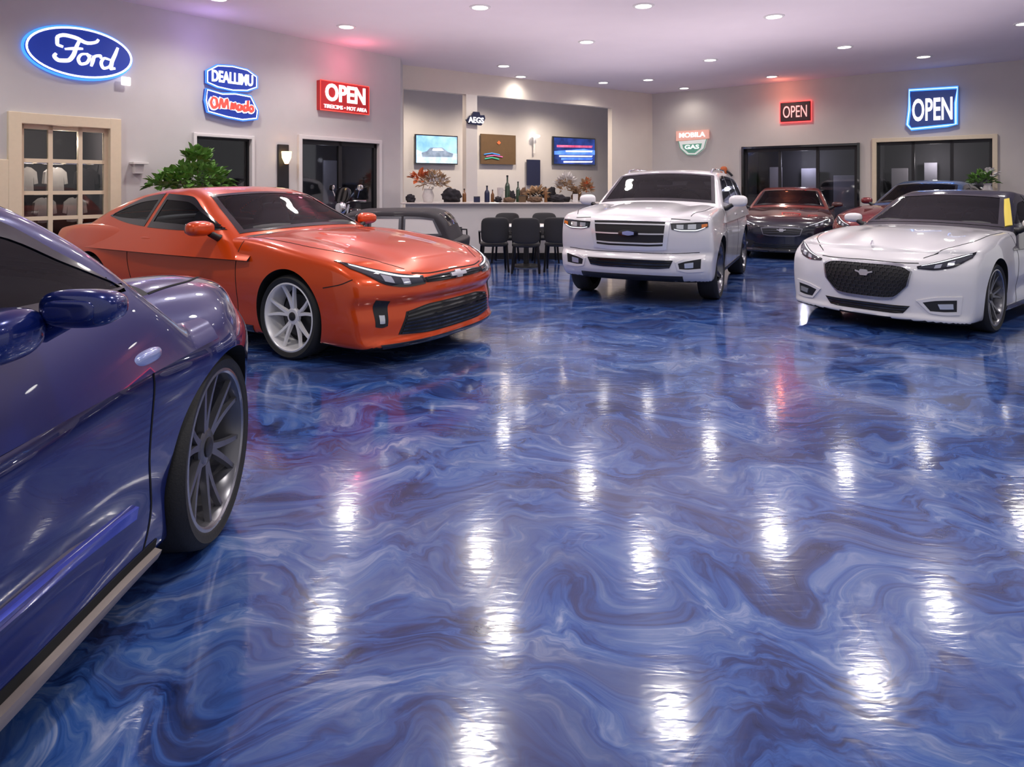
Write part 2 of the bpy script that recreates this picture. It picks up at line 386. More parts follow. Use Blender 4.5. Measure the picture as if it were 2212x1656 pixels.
# ------------------------------------------------------------------ cars
def build_car(P,loc,ang,label,cat='car',name='car',group=None):
    root=empty(name,loc,ang,label,cat,group)
    hw=P['hw']; wb=P['wb']; R=P['R']; fo=P['fo']; tl=P['tl']; k=P.get('k',.03); paint=P['paint']
    T=crv(P['T']); plan=crv(P['plan']); sect=crv(P['sect']); nose=crv(P['nose']); tail=crv(P['tail'])
    zc=crv(P['crease']) if 'crease' in P else None
    pc=P.get('pc',.33); pn=P.get('pn',2.4); fl=P.get('fl',.025); zf=P.get('zf',.6); fh=P.get('fh',.02)
    def fb(x,y,z):
        ay=np.abs(y); W=plan(x)*sect(z)
        for wx in (0,-wb): W=W+fl*np.exp(-((x-wx)/.42)**2)*np.exp(-((z-zf)/.2)**2)
        if zc is not None:
            fd=np.clip((-.42-x)/.75,0,1); fd=fd*fd*(3-2*fd)
            W=W+P.get('cr',.009)*fd*np.tanh((zc(x)-z)/.024)
        if 'scoop' in P: W=W-P['scoop']*np.exp(-((z-.36)/.09)**2)*np.exp(-((x+wb/2)/(wb*.30))**4)
        q=ay/hw
        hm=1/(1+np.exp(-np.clip((x+.45)/.1,-30,30)))
        top=z-(T(x)-P.get('crown',.06)*q**2.2+hm*fh*np.exp(-((q-.74)/.15)**2)+hm*P.get('bulge',.012)*np.exp(-(q/.42)**6))
        front=x-(nose(z)-pc*q**pn); rear=(tail(z)+P.get('pcr',.25)*q**3)-x
        return smax([ay-W,top,front,rear,P['zb']-z],k)
    # --- body loft
    xs=np.linspace(tl+.5,fo-.45,P.get('nx',190)); n=168; a,b=.92,.34
    per=[]
    for i in range(n):
        s=(i+.5)/n*4*(a+b)
        if s<b: per.append((a,s))
        elif s<b+2*a: per.append((a-(s-b),b))
        elif s<3*b+2*a: per.append((-a,b-(s-b-2*a)))
        elif s<3*b+4*a: per.append((-a+(s-3*b-2*a),-b))
        else: per.append((a,-b+(s-3*b-4*a)))
    per=np.array(per)
    rings=[]; nc=44
    for q in range(nc-1,0,-1): rings.append((xs[0],-math.sin(q/nc*PI/2)*.5,math.cos(q/nc*PI/2)))
    for x in xs: rings.append((x,0.,1.))
    for q in range(1,nc): rings.append((xs[-1],math.sin(q/nc*PI/2)*.45,math.cos(q/nc*PI/2)))
    Or=[];Dr=[]
    for (x,sx,cs) in rings:
        zo=(float(T(x))+P['zb'])/2
        d=np.stack([np.full(n,sx),per[:,0]*cs,per[:,1]*cs],-1); Dr.append(d/np.linalg.norm(d,axis=1,keepdims=True)); Or.append(np.tile([x,0,zo],(n,1)))
    for (x,sx) in ((xs[0],-1.),(xs[-1],1.)):
        Or.append(np.array([[x,0,(float(T(x))+P['zb'])/2]])); Dr.append(np.array([[sx,0,0]]))
    V=bis(fb,np.concatenate(Or),np.concatenate(Dr),2.2)
    nr=len(rings); Fs=[]
    for i in range(nr-1):
        for j in range(n): Fs.append([i*n+j,i*n+(j+1)%n,(i+1)*n+(j+1)%n,(i+1)*n+j])
    pr,pf=nr*n,nr*n+1
    for j in range(n): Fs.append([pr,(j+1)%n,j]); Fs.append([pf,(nr-1)*n+j,(nr-1)*n+(j+1)%n])
    cx0,cx1=P['R_'][0][0]+.15,P['R_'][-1][0]-.18
    mi=[]
    for f in Fs:
        p=V[f[0]]; hi_=max(V[i][2] for i in f)
        mi.append(1 if (cx0<p[0]<cx1 and p[2]>float(T(p[0]))-.07 and abs(p[1])<P['bw']-.10) else (2 if hi_<P['zb']+.03 else 0))
    mb=MB(); mb.v=[Vector(p) for p in V]; mb.f=Fs; mb.m=mi
    tmp=mb.build('tmpbody',[paint,M['interior'],M['well']],None,True,60,merge=False)
    cm=bmesh.new()
    for wx in (0,-wb):
        for sg in (-1,1):
            bmesh.ops.create_cone(cm,cap_ends=True,segments=72,radius1=P['ra'],radius2=P['ra'],depth=.62,matrix=Matrix.Translation((wx,sg*(hw-.30+.31),P.get('rz',R)+.012))@Matrix.Rotation(PI/2,4,'X'))
    cme=bpy.data.meshes.new('cut'); cm.to_mesh(cme); cm.free(); cme.materials.append(M['well'])
    cut=bpy.data.objects.new('cut',cme); COL.objects.link(cut)
    md=tmp.modifiers.new('b','BOOLEAN'); md.operation='DIFFERENCE'; md.object=cut; md.solver='EXACT'
    try: md.material_mode='TRANSFER'
    except Exception: pass
    dg=bpy.context.evaluated_depsgraph_get(); me=bpy.data.meshes.new_from_object(tmp.evaluated_get(dg))
    bpy.data.objects.remove(tmp); bpy.data.objects.remove(cut)
    me.polygons.foreach_set('use_smooth',[True]*len(me.polygons)); me.set_sharp_from_angle(angle=math.radians(48))
    me.name='body'; bo=bpy.data.objects.new('body',me); COL.objects.link(bo); bo.parent=root
    # --- projections
    def pfront(G):
        o=np.stack([np.full(len(G),fo-.6),G[:,0],G[:,1]],-1); p=bis(fb,o,np.tile([1.,0,0],(len(G),1)),1.3); return p,grad(fb,p)
    def pside(s,fld):
        def f(G):
            o=np.stack([G[:,0],np.zeros(len(G)),G[:,1]],-1); p=bis(fld,o,np.tile([0,float(s),0],(len(G),1)),1.5); return p,grad(fld,p)
        return f
    def ptop(fld,z0=.6):
        def f(G):
            o=np.stack([G[:,0],G[:,1],np.full(len(G),z0)],-1); p=bis(fld,o,np.tile([0,0,1.],(len(G),1)),1.6); return p,grad(fld,p)
        return f
    # --- cabin
    RR=crv(P['R_']); bw=P['bw']; BW=crv(P['BW']) if 'BW' in P else (lambda x:bw+0*x); zbelt=P['zbelt']; tum=P['tum']; xm=P['xm']; wsb=P.get('wsb',.22)
    def fc(x,y,z):
        ay=np.abs(y); dz=z-zbelt
        side=ay-(BW(x)-tum*dz-P.get('tum2',.0)*dz*dz)
        xsn=np.where(x>xm,x+wsb*ay*ay,x-wsb*ay*ay)
        return smax([side,z-(RR(xsn)-P.get('rc',.06)*ay*ay)],P.get('kc',.028))
    zo=zbelt-.22; na=110; nx=190
    xs=np.linspace(P['R_'][0][0]+.02,P['R_'][-1][0]-.02,nx); a,b=.8,.75; per=[]
    for i in range(na+1):
        s=i/na*(2*a+2*b)
        per.append((a,s) if s<b else ((a-(s-b),b) if s<b+2*a else (-a,b-(s-b-2*a))))
    per=np.array(per); d=np.stack([np.zeros(na+1),per[:,0],per[:,1]],-1); d/=np.linalg.norm(d,axis=1,keepdims=True)
    V=bis(fc,np.concatenate([np.tile([x,0,zo],(na+1,1)) for x in xs]),np.tile(d,(nx,1)),1.8)
    Fs=[]
    for i in range(nx-1):
        for j in range(na): Fs.append([i*(na+1)+j,i*(na+1)+j+1,(i+1)*(na+1)+j+1,(i+1)*(na+1)+j])
    Fa=np.array(Fs); ce=V[Fa].mean(1); kill=np.zeros(len(Fa),bool)
    u=np.linspace(0,1,40)
    def polyof(up,lo): return list(curve2(up)(u))+list(curve2(lo)(u))[::-1]
    def wsx(spec,sgn):
        xl,yl,xu,yu=spec; ys=np.linspace(-1,1,9)
        return [(xu-sgn*.6*wsb*(t*yu)**2,t*yu) for t in ys],[(xl-sgn*wsb*(t*yl)**2,t*yl) for t in ys]
    wu,wl_=wsx(P['ws'],1); ru,rl=wsx(P['rw'],-1)
    for up,lo in ((wu,wl_),(ru,rl)): kill|=inpoly(ce[:,0],ce[:,1],polyof(up,lo))&(ce[:,2]>zbelt-.06)
    for up,lo in P['sw']: kill|=inpoly(ce[:,0],ce[:,2],polyof(up,lo))&(np.abs(ce[:,1])>.42)
    deep=fb(ce[:,0],ce[:,1],ce[:,2])<-.06
    keep=[f for f,q,dd in zip(Fs,kill,deep) if not q and not dd]
    mb=MB(); mb.v=[Vector(p) for p in V]; mb.f=keep; mb.m=[0]*len(keep)
    rs=mb.build('roof_shell',P.get('roofmat',paint),root,True,60,merge=False)
    Vi=V-grad(fc,V)*.012
    mb=MB(); mb.v=[Vector(p) for p in Vi]; mb.f=keep; mb.m=[0]*len(keep)
    mb.build('headliner',M['interior'],root,True,60,merge=False)
    gm=P.get('glass',M['glass'])
    pt=ptop(fc)
    g=MB(); patch(g,pt,wu,wl_,40,24,.0,.004); wso=g.build('windshield',gm,root,True,60)
    g=MB(); frame(g,pt,wu,wl_,.05,.004,.012); g.build('windshield_seal',M['gloss'],root,True,60)
    g=MB(); patch(g,pt,ru,rl,40,24,.0,.004); g.build('rear_window',gm,root,True,60)
    g=MB(); frame(g,pt,ru,rl,.05,.004,.012); g.build('window_seal',M['gloss'],root,True,60)
    for s in (-1,1):
        for up,lo in P['sw']:
            pj=pside(s,fc)
            g=MB(); patch(g,pj,up,lo,30,16,.0,.004); g.build('side_window',P.get('sglass',gm),root,True,60)
            g=MB(); frame(g,pj,up,lo,P.get('sealw',.04),.004,.012); g.build('window_seal',P.get('seal',M['gloss']),root,True,60)
    # --- interior
    sx=P['seat_x']; zt=P['seat_z']
    for yy in (-.36,.36):
        s_=MB(); s_.sell((sx,yy,zt-.25),(.16,.46,.62),3.5,8); so=s_.build('seat',M['seat'],root,True,60)
        h_=MB(); h_.sell((sx-.03,yy,zt+.1),(.11,.27,.17),3,6); h_.build('headrest',M['seat'],so,True,60)
    s_=MB(); s_.sell((sx-.85,0,zt-.28),(.2,1.15,.5),4,8); s_.build('rear_seat',M['seat'],root,True,60)
    s_=MB(); xd=P['ws'][0]-.22; s_.sell((xd,0,zbelt-.0),(.4,1.35,.14),3,8); s_.build('dashboard',M['interior'],root,True,60)
    s_=MB(); s_.tube([(xd-.33+.05*math.sin(q),.36+.18*math.cos(q),zbelt+.02+.17*math.sin(q)) for q in np.linspace(0,2*PI,24,endpoint=False)],.014,8,0,True)
    s_.tube([(xd-.33,.19,zbelt+.02),(xd-.33,.53,zbelt+.02)],.014,6); s_.tube([(xd-.33,.36,zbelt+.02),(xd-.1,.36,zbelt-.03)],.025,8); s_.build('steering_wheel',M['black'],root,True,60)
    s_=MB(); xr=P['ws'][2]+.12; zr=float(RR(xr))-.085; s_.sell((xr-.04,0,zr),(.035,.24,.065),4,6); s_.tube([(xr-.04,0,zr),(xr,0,zr+.06)],.008,6); s_.build('rearview_mirror',M['black'],root,True,60)
    # --- wheels
    key=P['wheel']
    w0=make_wheel(R,P.get('rr',R*.79),P.get('tw',.118),*key,lipm=P.get('lipm'))
    w0.parent=root
    first=True
    for wx in (0,-wb):
        for sg in (1,-1):
            w=w0 if first else copy_tree(w0,root); first=False
            w.location=(wx,sg*(hw-P.get('tw',.118)-P.get('inset',.015)),R); w.rotation_euler=(0,random.uniform(0,.8),0 if sg>0 else PI)
            if wx==0 and 'steer' in P: w.rotation_euler[2]+=P['steer']
    # --- front details
    fr=lambda pts,s:[(s*y,z) for y,z in pts]
    for s in (-1,1):
        if 'hl' in P:
            up,lo=P['hl']; g=MB(); patch(g,pfront,fr(up,s),fr(lo,s),36,12,.004,.02); ho=g.build('headlight',M['lampglass'],root,True,50)
            g=MB(); frame(g,pfront,fr(up,s),fr(lo,s),.016,.007,.02,inside=True); g.build('headlight_rim',M['gloss'],ho,True,50)
            g=MB(); patch(g,pfront,fr(up,s),fr(lo,s),30,4,.009,.006,vr=P.get('ledv',(.12,.24)),ur=(.08,.93)); g.build('light_strip',M['led'],ho,True,50)
            for (a_,b_,c_,d_) in P.get('lenses',[(.3,.5,.35,.8),(.58,.74,.35,.75)]):
                g=MB(); patch(g,pfront,fr(up,s),fr(lo,s),8,8,.010,.01,ur=(a_,b_),vr=(c_,d_)); g.build('lens',M['lens'],ho,True,50)
            if P.get('amber'):
                g=MB(); patch(g,pfront,fr(up,s),fr(lo,s),8,8,.009,.01,ur=(.84,.98),vr=(.3,.8)); g.build('turn_signal',M['amber'],ho,True,50)
        if 'fog' in P:
            up,lo=P['fog']; g=MB(); patch(g,pfront,fr(up,s),fr(lo,s),20,10,.004,.02); fo_=g.build('fog_light_recess',M['black'],root,True,50)
            ur,vr=P.get('fogl',((.35,.75),(.3,.65))); g=MB(); patch(g,pfront,fr(up,s),fr(lo,s),8,6,.012,.012,ur=ur,vr=vr); g.build('fog_light',P.get('fogm',M['lens']),fo_,True,50)
            if P.get('fogtrim'):
                g=MB(); frame(g,pfront,fr(up,s),fr(lo,s),.03,.012,.02); g.build('fog_trim',P['fogtrim'],fo_,True,50)
    for gs in P.get('grilles',[]):
        up=[(-y,z) for y,z in gs['up'][::-1]]+[p for p in gs['up'] if p[0]>0]; lo=[(-y,z) for y,z in gs['lo'][::-1]]+[p for p in gs['lo'] if p[0]>0]
        g=MB(); patch(g,pfront,up,lo,40,12,.003,.02); go=g.build(gs['name'],M['black'],root,True,50)
        nb=gs.get('bars',0)
        if nb:
            g=MB()
            for i in range(nb):
                v=(i+.5)/nb; bw_=gs.get('barw',.22); patch(g,pfront,up,lo,40,3,.014,.014,vr=(v-bw_/nb,v+bw_/nb),ur=(.015,.985))
            g.build('grille_bars',gs.get('barm',M['gloss']),go,True,40)
        if gs.get('mesh'):
            g=MB(); nu_,nv_=gs['mesh']
            for i in range(nv_+1):
                for j in range(nu_):
                    u0=(j+.5*(i%2))/nu_; v0=i/nv_
                    if u0+.9/nu_>1 or v0>.98: continue
                    patch(g,pfront,up,lo,3,3,.012,.01,ur=(u0+.08/nu_,u0+.84/nu_),vr=(max(0.02,v0-.10/nv_),min(.98,v0+.10/nv_)))
                    if i<nv_: patch(g,pfront,up,lo,3,3,.012,.01,ur=(u0+.40/nu_,u0+.55/nu_),vr=(v0,min(.98,v0+.95/nv_)))
            g.build('grille_mesh',gs.get('barm',M['gun']),go,True,40)
        if gs.get('rim'):
            g=MB(); frame(g,pfront,up,lo,gs.get('rw',.03),.014,.025); g.build('grille_frame',gs['rim'],go,True,50)
    if 'emb' in P:
        z,shapes=P['emb']; g=MB()
        for up,lo in shapes: patch(g,pfront,[(a_,z+b_) for a_,b_ in up],[(a_,z+b_) for a_,b_ in lo],16,4,.026,.02)
        g.build('emblem',P.get('embm',M['brightchrome']),root,True,40)
    for kind,pts in P.get('seams',[]):
        for s in (-1,1):
            g=MB()
            if kind=='side': seam(g,pside(s,fb),pts)
            elif kind=='top': seam(g,ptop(fb,.35),[(x,s*y) for x,y in pts])
            elif kind=='front': seam(g,pfront,[(s*y,z) for y,z in pts])
            g.build('panel_gap',M['well'],root,True,60)
    for (x,z,L) in P.get('handles',[]):
        for s in (-1,1):
            p,_=pside(s,fb)(np.array([[x,z]])); g=MB(); g.sell((x,p[0][1]+s*.014,z),(L,.045,.04),3.2,6); g.build('door_handle',P.get('handlem',paint),root,True,60)
    if 'mir' in P:
        x,y,z,sz=P['mir']
        for s in (-1,1):
            g=MB()
            def fn(v): return Vector((v.x*(1-.35*abs(v.y+sz[1]/2*s*-1)/sz[1]),v.y,v.z*(1-.25*(v.x/sz[0]+.5)) ))
            g.sell((x,s*y,z),sz,2.8,12,fn=fn); mo=g.build('side_mirror',P.get('mirm',paint),root,True,60)
            g=MB(); g.tube([(x+.02,s*(y-sz[1]*.3),z-sz[2]*.3),(x+.03,s*(y-sz[1]*.6),z-sz[2]*.6),(x+.03,s*(bw-.04),z-sz[2]*.62)],[.03,.032,.035],8); g.build('mirror_stalk',P.get('stalkm',M['black']),mo,True,60)
            mg_=P.get('mirglass',(.46,.8,.72))
            g=MB(); g.sell((x-sz[0]*mg_[0],s*y,z),(.02,sz[1]*mg_[1],sz[2]*mg_[2]),4,6); g.build('mirror_glass',P.get('mirgm',M['lampglass']),mo,True,60)
            if 'mirbase' in P:
                a_,b_=P['mirbase']; g=MB(); g.sell((a_[0],s*a_[1],a_[2]),b_,2.6,10); g.build('mirror_base',paint,mo,True,60)
    if 'rocker' in P:
        for (nm,z0,z1,x0,x1,m_,of) in P['rocker']:
            dz=P.get('rise',0)
            for s in (-1,1):
                g=MB(); patch(g,pside(s,fb),[(x0,z1+dz),((x0+x1)/2,z1+dz/2),(x1,z1)],[(x0,z0+dz),((x0+x1)/2,z0+dz/2),(x1,z0)],30,4,of,of+.02); g.build(nm,m_,root,True,50)
    return root,dict(fb=fb,fc=fc,pside=pside,pfront=pfront,ptop=ptop,RR=RR,body=bo)

# orange coupe
PO=dict(hw=.97,wb=2.92,R=.345,fo=1.04,tl=-4.02,paint=M['orange'],zb=.15,ra=.385,rr=.279,
 T=[(-4.02,.96),(-3.5,1.03),(-2.9,1.06),(-1.5,1.0),(-.65,1.0),(-.2,.965),(.4,.885),(.8,.79),(1.04,.72)],
 plan=[(-4.02,.84),(-3.3,.94),(-2.8,.965),(-1.6,.935),(-.8,.94),(0,.965),(.5,.965),(1.04,.92)],
 sect=[(.1,.93),(.2,.965),(.38,.99),(.6,1.0),(.8,.985),(.95,.93),(1.1,.84)],
 nose=[(.12,.97),(.18,1.03),(.24,1.0),(.36,1.005),(.48,.985),(.56,1.03),(.64,1.02),(.71,.97),(.80,.82)],
 tail=[(.2,-3.80),(.5,-3.95),(.85,-4.02),(1.0,-3.97)],crease=[(-3.9,.83),(-2.2,.80),(-.6,.78),(.6,.74)],cr=.005,scoop=.022,fl=.022,zf=.66,fh=.022,bulge=.02,pc=.29,pn=2.8,k=.018,
 R_=[(-3.7,.93),(-3.4,1.06),(-3.0,1.23),(-2.55,1.355),(-2.1,1.405),(-1.75,1.41),(-1.45,1.36),(-1.1,1.21),(-.6,.985),(-.45,.90)],
 BW=[(-3.7,.74),(-2.8,.85),(-1.5,.875),(-.45,.845)],bw=.86,zbelt=1.0,tum=.60,xm=-1.9,
 ws=(-.70,.75,-1.40,.59),rw=(-3.25,.58,-2.6,.53),
 sw=[([(-.98,1.035),(-1.35,1.175),(-1.65,1.285),(-2.02,1.305)],[(-.95,1.02),(-1.3,1.02),(-1.65,1.025),(-2.05,1.035)]),
     ([(-2.12,1.305),(-2.38,1.275),(-2.6,1.21),(-2.8,1.125)],[(-2.15,1.045),(-2.38,1.055),(-2.6,1.07),(-2.84,1.10)])],
 seat_x=-1.75,seat_z=1.13,wheel=(5,True,M['silver'],'o'),
 hl=([(.42,.690),(.58,.712),(.75,.760),(.90,.825)],[(.42,.628),(.58,.620),(.75,.648),(.895,.772)]),lenses=[(.30,.42,.35,.8),(.55,.68,.35,.8)],
 fog=([(.72,.52),(.775,.53),(.83,.54)],[(.735,.33),(.775,.32),(.82,.33)]),fogl=((.3,.7),(.55,.85)),
 grilles=[dict(name='grille',up=[(0,.685),(.2,.683),(.42,.673)],lo=[(0,.628),(.2,.630),(.41,.636)],bars=3),
          dict(name='lower_grille',up=[(0,.455),(.3,.455),(.58,.42)],lo=[(0,.225),(.3,.225),(.65,.25)],bars=7)],
 embm=M['badge'],emb=(.657,[([(-.11,.011),(-.045,.012),(-.035,.026),(.035,.026),(.045,.012),(.11,.011)],[(-.11,-.011),(-.045,-.012),(-.035,-.026),(.035,-.026),(.045,-.012),(.11,-.011)])]),
 seams=[('side',[(-.62,.98),(-.66,.75),(-.64,.45),(-.66,.22)]),('side',[(-2.2,1.04),(-2.28,.8),(-2.2,.5),(-2.05,.24)]),('top',[(-.6,.80),(0,.80),(.55,.70),(.86,.52)]),('front',[(.0,.705),(.3,.70),(.5,.715)]),('side',[(.42,.62),(.6,.66),(.7,.70)])],
 handles=[(-2.0,.90,.22)],mir=(-.98,1.05,1.04,(.17,.25,.15)),
 rocker=[('side_sill',.17,.23,-2.45,-.45,M['gloss'],.006)])
ora,of_=build_car(PO,(-1.35,6.18,0),math.radians(-30),'glossy orange two-door coupe with silver spoked wheels parked beside the blue car')
g=MB(); patch(g,of_['pfront'],[(-.80,.19),(0,.19),(.80,.19)],[(-.78,.165),(0,.165),(.78,.165)],40,4,.012,.03); g.build('front_splitter',M['gloss'],ora,True,50)
# white suv
PS=dict(hw=.95,wb=2.62,R=.37,fo=.88,tl=-3.38,paint=M['white'],zb=.27,ra=.415,k=.018,
 T=[(-3.38,1.08),(-2.6,1.13),(-.6,1.17),(-.35,1.17),(0,1.155),(.5,1.115),(.88,1.05)],
 plan=[(-3.38,.86),(-2.8,.93),(-1.5,.93),(0,.945),(.5,.945),(.88,.92)],
 sect=[(.2,.95),(.4,.985),(.7,1.0),(.9,.99),(1.05,.965),(1.2,.91)],
 nose=[(.25,.74),(.34,.85),(.42,.895),(.55,.905),(.62,.855),(.68,.87),(.85,.885),(.98,.87),(1.05,.82),(1.12,.7)],
 tail=[(.3,-3.25),(.6,-3.36),(1.0,-3.36),(1.2,-3.3)],crease=[(-3.3,.95),(.8,.93)],cr=.010,fl=.03,zf=.72,fh=.03,bulge=.035,pc=.22,pn=3.0,
 R_=[(-3.42,1.0),(-3.36,1.3),(-3.2,1.54),(-2.9,1.62),(-2.2,1.65),(-1.5,1.65),(-1.2,1.615),(-.8,1.42),(-.36,1.16),(-.2,1.05)],bw=.87,zbelt=1.15,tum=.36,xm=-1.8,wsb=.18,
 ws=(-.47,.76,-1.12,.66),rw=(-3.33,.66,-3.2,.6),
 sw=[([(-.85,1.21),(-1.15,1.39),(-1.4,1.52),(-1.72,1.535)],[(-.8,1.19),(-1.1,1.185),(-1.4,1.18),(-1.74,1.18)]),([(-1.82,1.535),(-2.1,1.53),(-2.45,1.52)],[(-1.82,1.18),(-2.1,1.18),(-2.47,1.18)]),([(-2.55,1.51),(-2.8,1.49),(-3.0,1.44)],[(-2.55,1.18),(-2.8,1.19),(-3.05,1.22)])],
 seat_x=-1.5,seat_z=1.3,wheel=(6,False,M['gun'],'s'),glass=M['dglass'],
 hl=([(.49,.975),(.62,.98),(.75,.988),(.885,.992)],[(.50,.905),(.62,.882),(.75,.882),(.89,.935)]),amber=True,ledv=(.82,.94),lenses=[(.16,.36,.2,.72),(.48,.70,.2,.72)],
 fog=([(.56,.52),(.68,.56),(.84,.585)],[(.58,.44),(.68,.43),(.83,.44)]),fogl=((.35,.7),(.3,.75)),fogtrim=M['white'],
 grilles=[dict(name='grille',up=[(0,1.015),(.2,1.015),(.46,1.01)],lo=[(0,.675),(.2,.675),(.42,.69)],bars=3,barw=.07,barm=M['brightchrome'],rim=M['brightchrome'],rw=.045),
          dict(name='lower_grille',up=[(0,.545),(.3,.545),(.52,.545)],lo=[(0,.44),(.3,.44),(.48,.455)],bars=3)],
 embm=M['gloss'],emb=(.85,[([(-.12,.018),(-.05,.04),(.05,.04),(.12,.018)],[(-.12,-.018),(-.05,-.04),(.05,-.04),(.12,-.018)])]),
 seams=[('side',[(-.5,1.12),(-.52,.8),(-.5,.35)]),('side',[(-1.78,1.14),(-1.78,.8),(-1.75,.35)]),('top',[(-.35,.82),(.3,.80),(.72,.70)]),('front',[(0,1.035),(.4,1.03),(.7,1.015)]),('front',[(.0,.62),(.4,.62),(.8,.64)])],
 handles=[(-1.62,1.0,.2),(-2.5,1.0,.2)],mir=(-.72,1.06,1.21,(.15,.24,.17)),
 rocker=[('bumper_skirt',.28,.34,-2.2,-.5,M['black'],.006)])
suv,sf=build_car(PS,(1.77,8.65,0),math.radians(-115.5),'tall white sport utility vehicle with roof rails and chrome framed grille',name='sport_utility_vehicle')
for s in (-1,1):
    g=MB(); g.tube([(-1.3,s*.615,1.565),(-1.4,s*.615,1.64),(-1.8,s*.615,1.665),(-2.6,s*.61,1.655),(-2.95,s*.59,1.58)],.016,8); g.build('roof_rail',M['chrome'],suv,True,60)
g=MB(); patch(g,sf['pfront'],[(-.62,.36),(0,.36),(.62,.36)],[(-.62,.30),(0,.29),(.62,.30)],30,4,.005,.02); g.build('skid_plate',M['black'],suv,True,50)
g=MB(); patch(g,sf['pfront'],[(-.07,.865),(0,.876),(.07,.865)],[(-.07,.835),(0,.824),(.07,.835)],8,4,.030,.006); g.build('emblem_center',M['bluechrome'],suv,True,50)
# white sedan
PW=dict(hw=.94,wb=2.75,R=.338,fo=.88,tl=-3.6,paint=M['white'],zb=.13,ra=.375,k=.018,
 T=[(-3.6,.94),(-3.2,.99),(-2.6,1.0),(-.85,.98),(-.65,.975),(0,.93),(.45,.855),(.75,.775),(.88,.72)],
 plan=[(-3.6,.82),(-2.9,.91),(-2.4,.93),(-1.4,.90),(-.7,.91),(0,.935),(.5,.925),(.88,.88)],
 sect=[(.1,.94),(.2,.97),(.4,.995),(.6,1.0),(.78,.985),(.92,.93),(1.05,.85)],
 nose=[(.1,.84),(.16,.885),(.22,.865),(.3,.87),(.5,.88),(.62,.865),(.70,.82),(.78,.7)],
 tail=[(.2,-3.4),(.5,-3.55),(.85,-3.6),(1.0,-3.55)],crease=[(-3.5,.80),(-1.5,.76),(.5,.70)],cr=.010,scoop=.025,fl=.025,zf=.64,fh=.026,bulge=.018,pc=.30,pn=2.8,
 R_=[(-3.5,.9),(-3.25,1.03),(-3.0,1.16),(-2.65,1.31),(-2.3,1.365),(-1.97,1.38),(-1.65,1.335),(-1.27,1.18),(-.79,.975),(-.62,.89)],BW=[(-3.5,.70),(-2.7,.79),(-1.5,.815),(-.62,.79)],bw=.83,zbelt=.98,tum=.55,xm=-2.05,roofmat=M['gloss'],glass=M['dglass'],
 ws=(-.89,.70,-1.59,.55),rw=(-3.2,.56,-2.65,.52),
 sw=[([(-1.19,1.02),(-1.5,1.16),(-1.75,1.255),(-2.03,1.28)],[(-1.15,1.005),(-1.45,1.005),(-1.75,1.005),(-2.05,1.01)]),([(-2.12,1.28),(-2.38,1.26),(-2.65,1.18),(-2.84,1.08)],[(-2.12,1.01),(-2.38,1.015),(-2.65,1.03),(-2.88,1.05)])],
 seat_x=-1.9,seat_z=1.1,wheel=(6,True,M['darkalloy'],'w'),rr=.272,lipm=M['gun2'],
 hl=([(.47,.66),(.62,.708),(.75,.758),(.87,.805)],[(.48,.638),(.6,.634),(.74,.662),(.86,.75)]),ledv=(.1,.2),lenses=[(.34,.46,.4,.8),(.56,.68,.4,.8)],
 fog=([(.50,.335),(.64,.37),(.80,.385)],[(.58,.24),(.68,.235),(.79,.245)]),fogl=((.45,.85),(.35,.7)),fogtrim=M['white'],
 grilles=[dict(name='grille',up=[(0,.665),(.2,.665),(.35,.655),(.43,.61)],lo=[(0,.325),(.14,.327),(.26,.34),(.40,.47)],mesh=(16,9),barm=M['disc'],rim=M['gun2'],rw=.022),
          dict(name='lower_grille',up=[(0,.275),(.25,.275),(.42,.28)],lo=[(0,.195),(.25,.195),(.36,.205)],bars=3)],
 embm=M['badge'],emb=(.565,[([(-.085,.020),(-.045,.010),(-.03,.028),(.03,.028),(.045,.010),(.085,.020)],[(-.085,.004),(-.045,-.008),(-.03,-.028),(.03,-.028),(.045,-.008),(.085,.004)])]),
 seams=[('side',[(-.78,.95),(-.8,.7),(-.78,.45),(-.8,.2)]),('side',[(-2.02,1.0),(-2.05,.7),(-2.02,.45),(-2.0,.22)]),('top',[(-.7,.79),(0,.79),(.45,.70),(.72,.5)]),('front',[(0,.69),(.3,.685),(.48,.69)])],
 handles=[(-1.85,.86,.19),(-2.7,.88,.19)],mir=(-1.12,.98,1.02,(.15,.22,.13)),
 rocker=[('side_sill',.15,.21,-2.3,-.45,M['gloss'],.006)])
sed,wf=build_car(PW,(4.13,7.04,0),math.radians(-141),'white sedan with black roof and dark hexagonal mesh grille')
sed.scale=(.95,.95,.99)
g=MB(); patch(g,wf['ptop'](wf['fc']),[(-1.00,.735),(-1.3,.65),(-1.58,.58)],[(-1.09,.78),(-1.38,.695),(-1.64,.615)],20,6,.010,.014); tag(g.build('windshield_pillar',M['yellow'],sed,True,60),'yellow windshield pillar')
p,_=wf['ptop'](wf['fb'],.4)(np.array([[.68,0.]])); g=MB(); z0=p[0][2]
g.prism([(.68,z0-.01),(.715,z0+.03),(.68,z0+.07),(.645,z0+.03)],-.006,.006); g.build('hood_ornament',M['chrome'],sed)
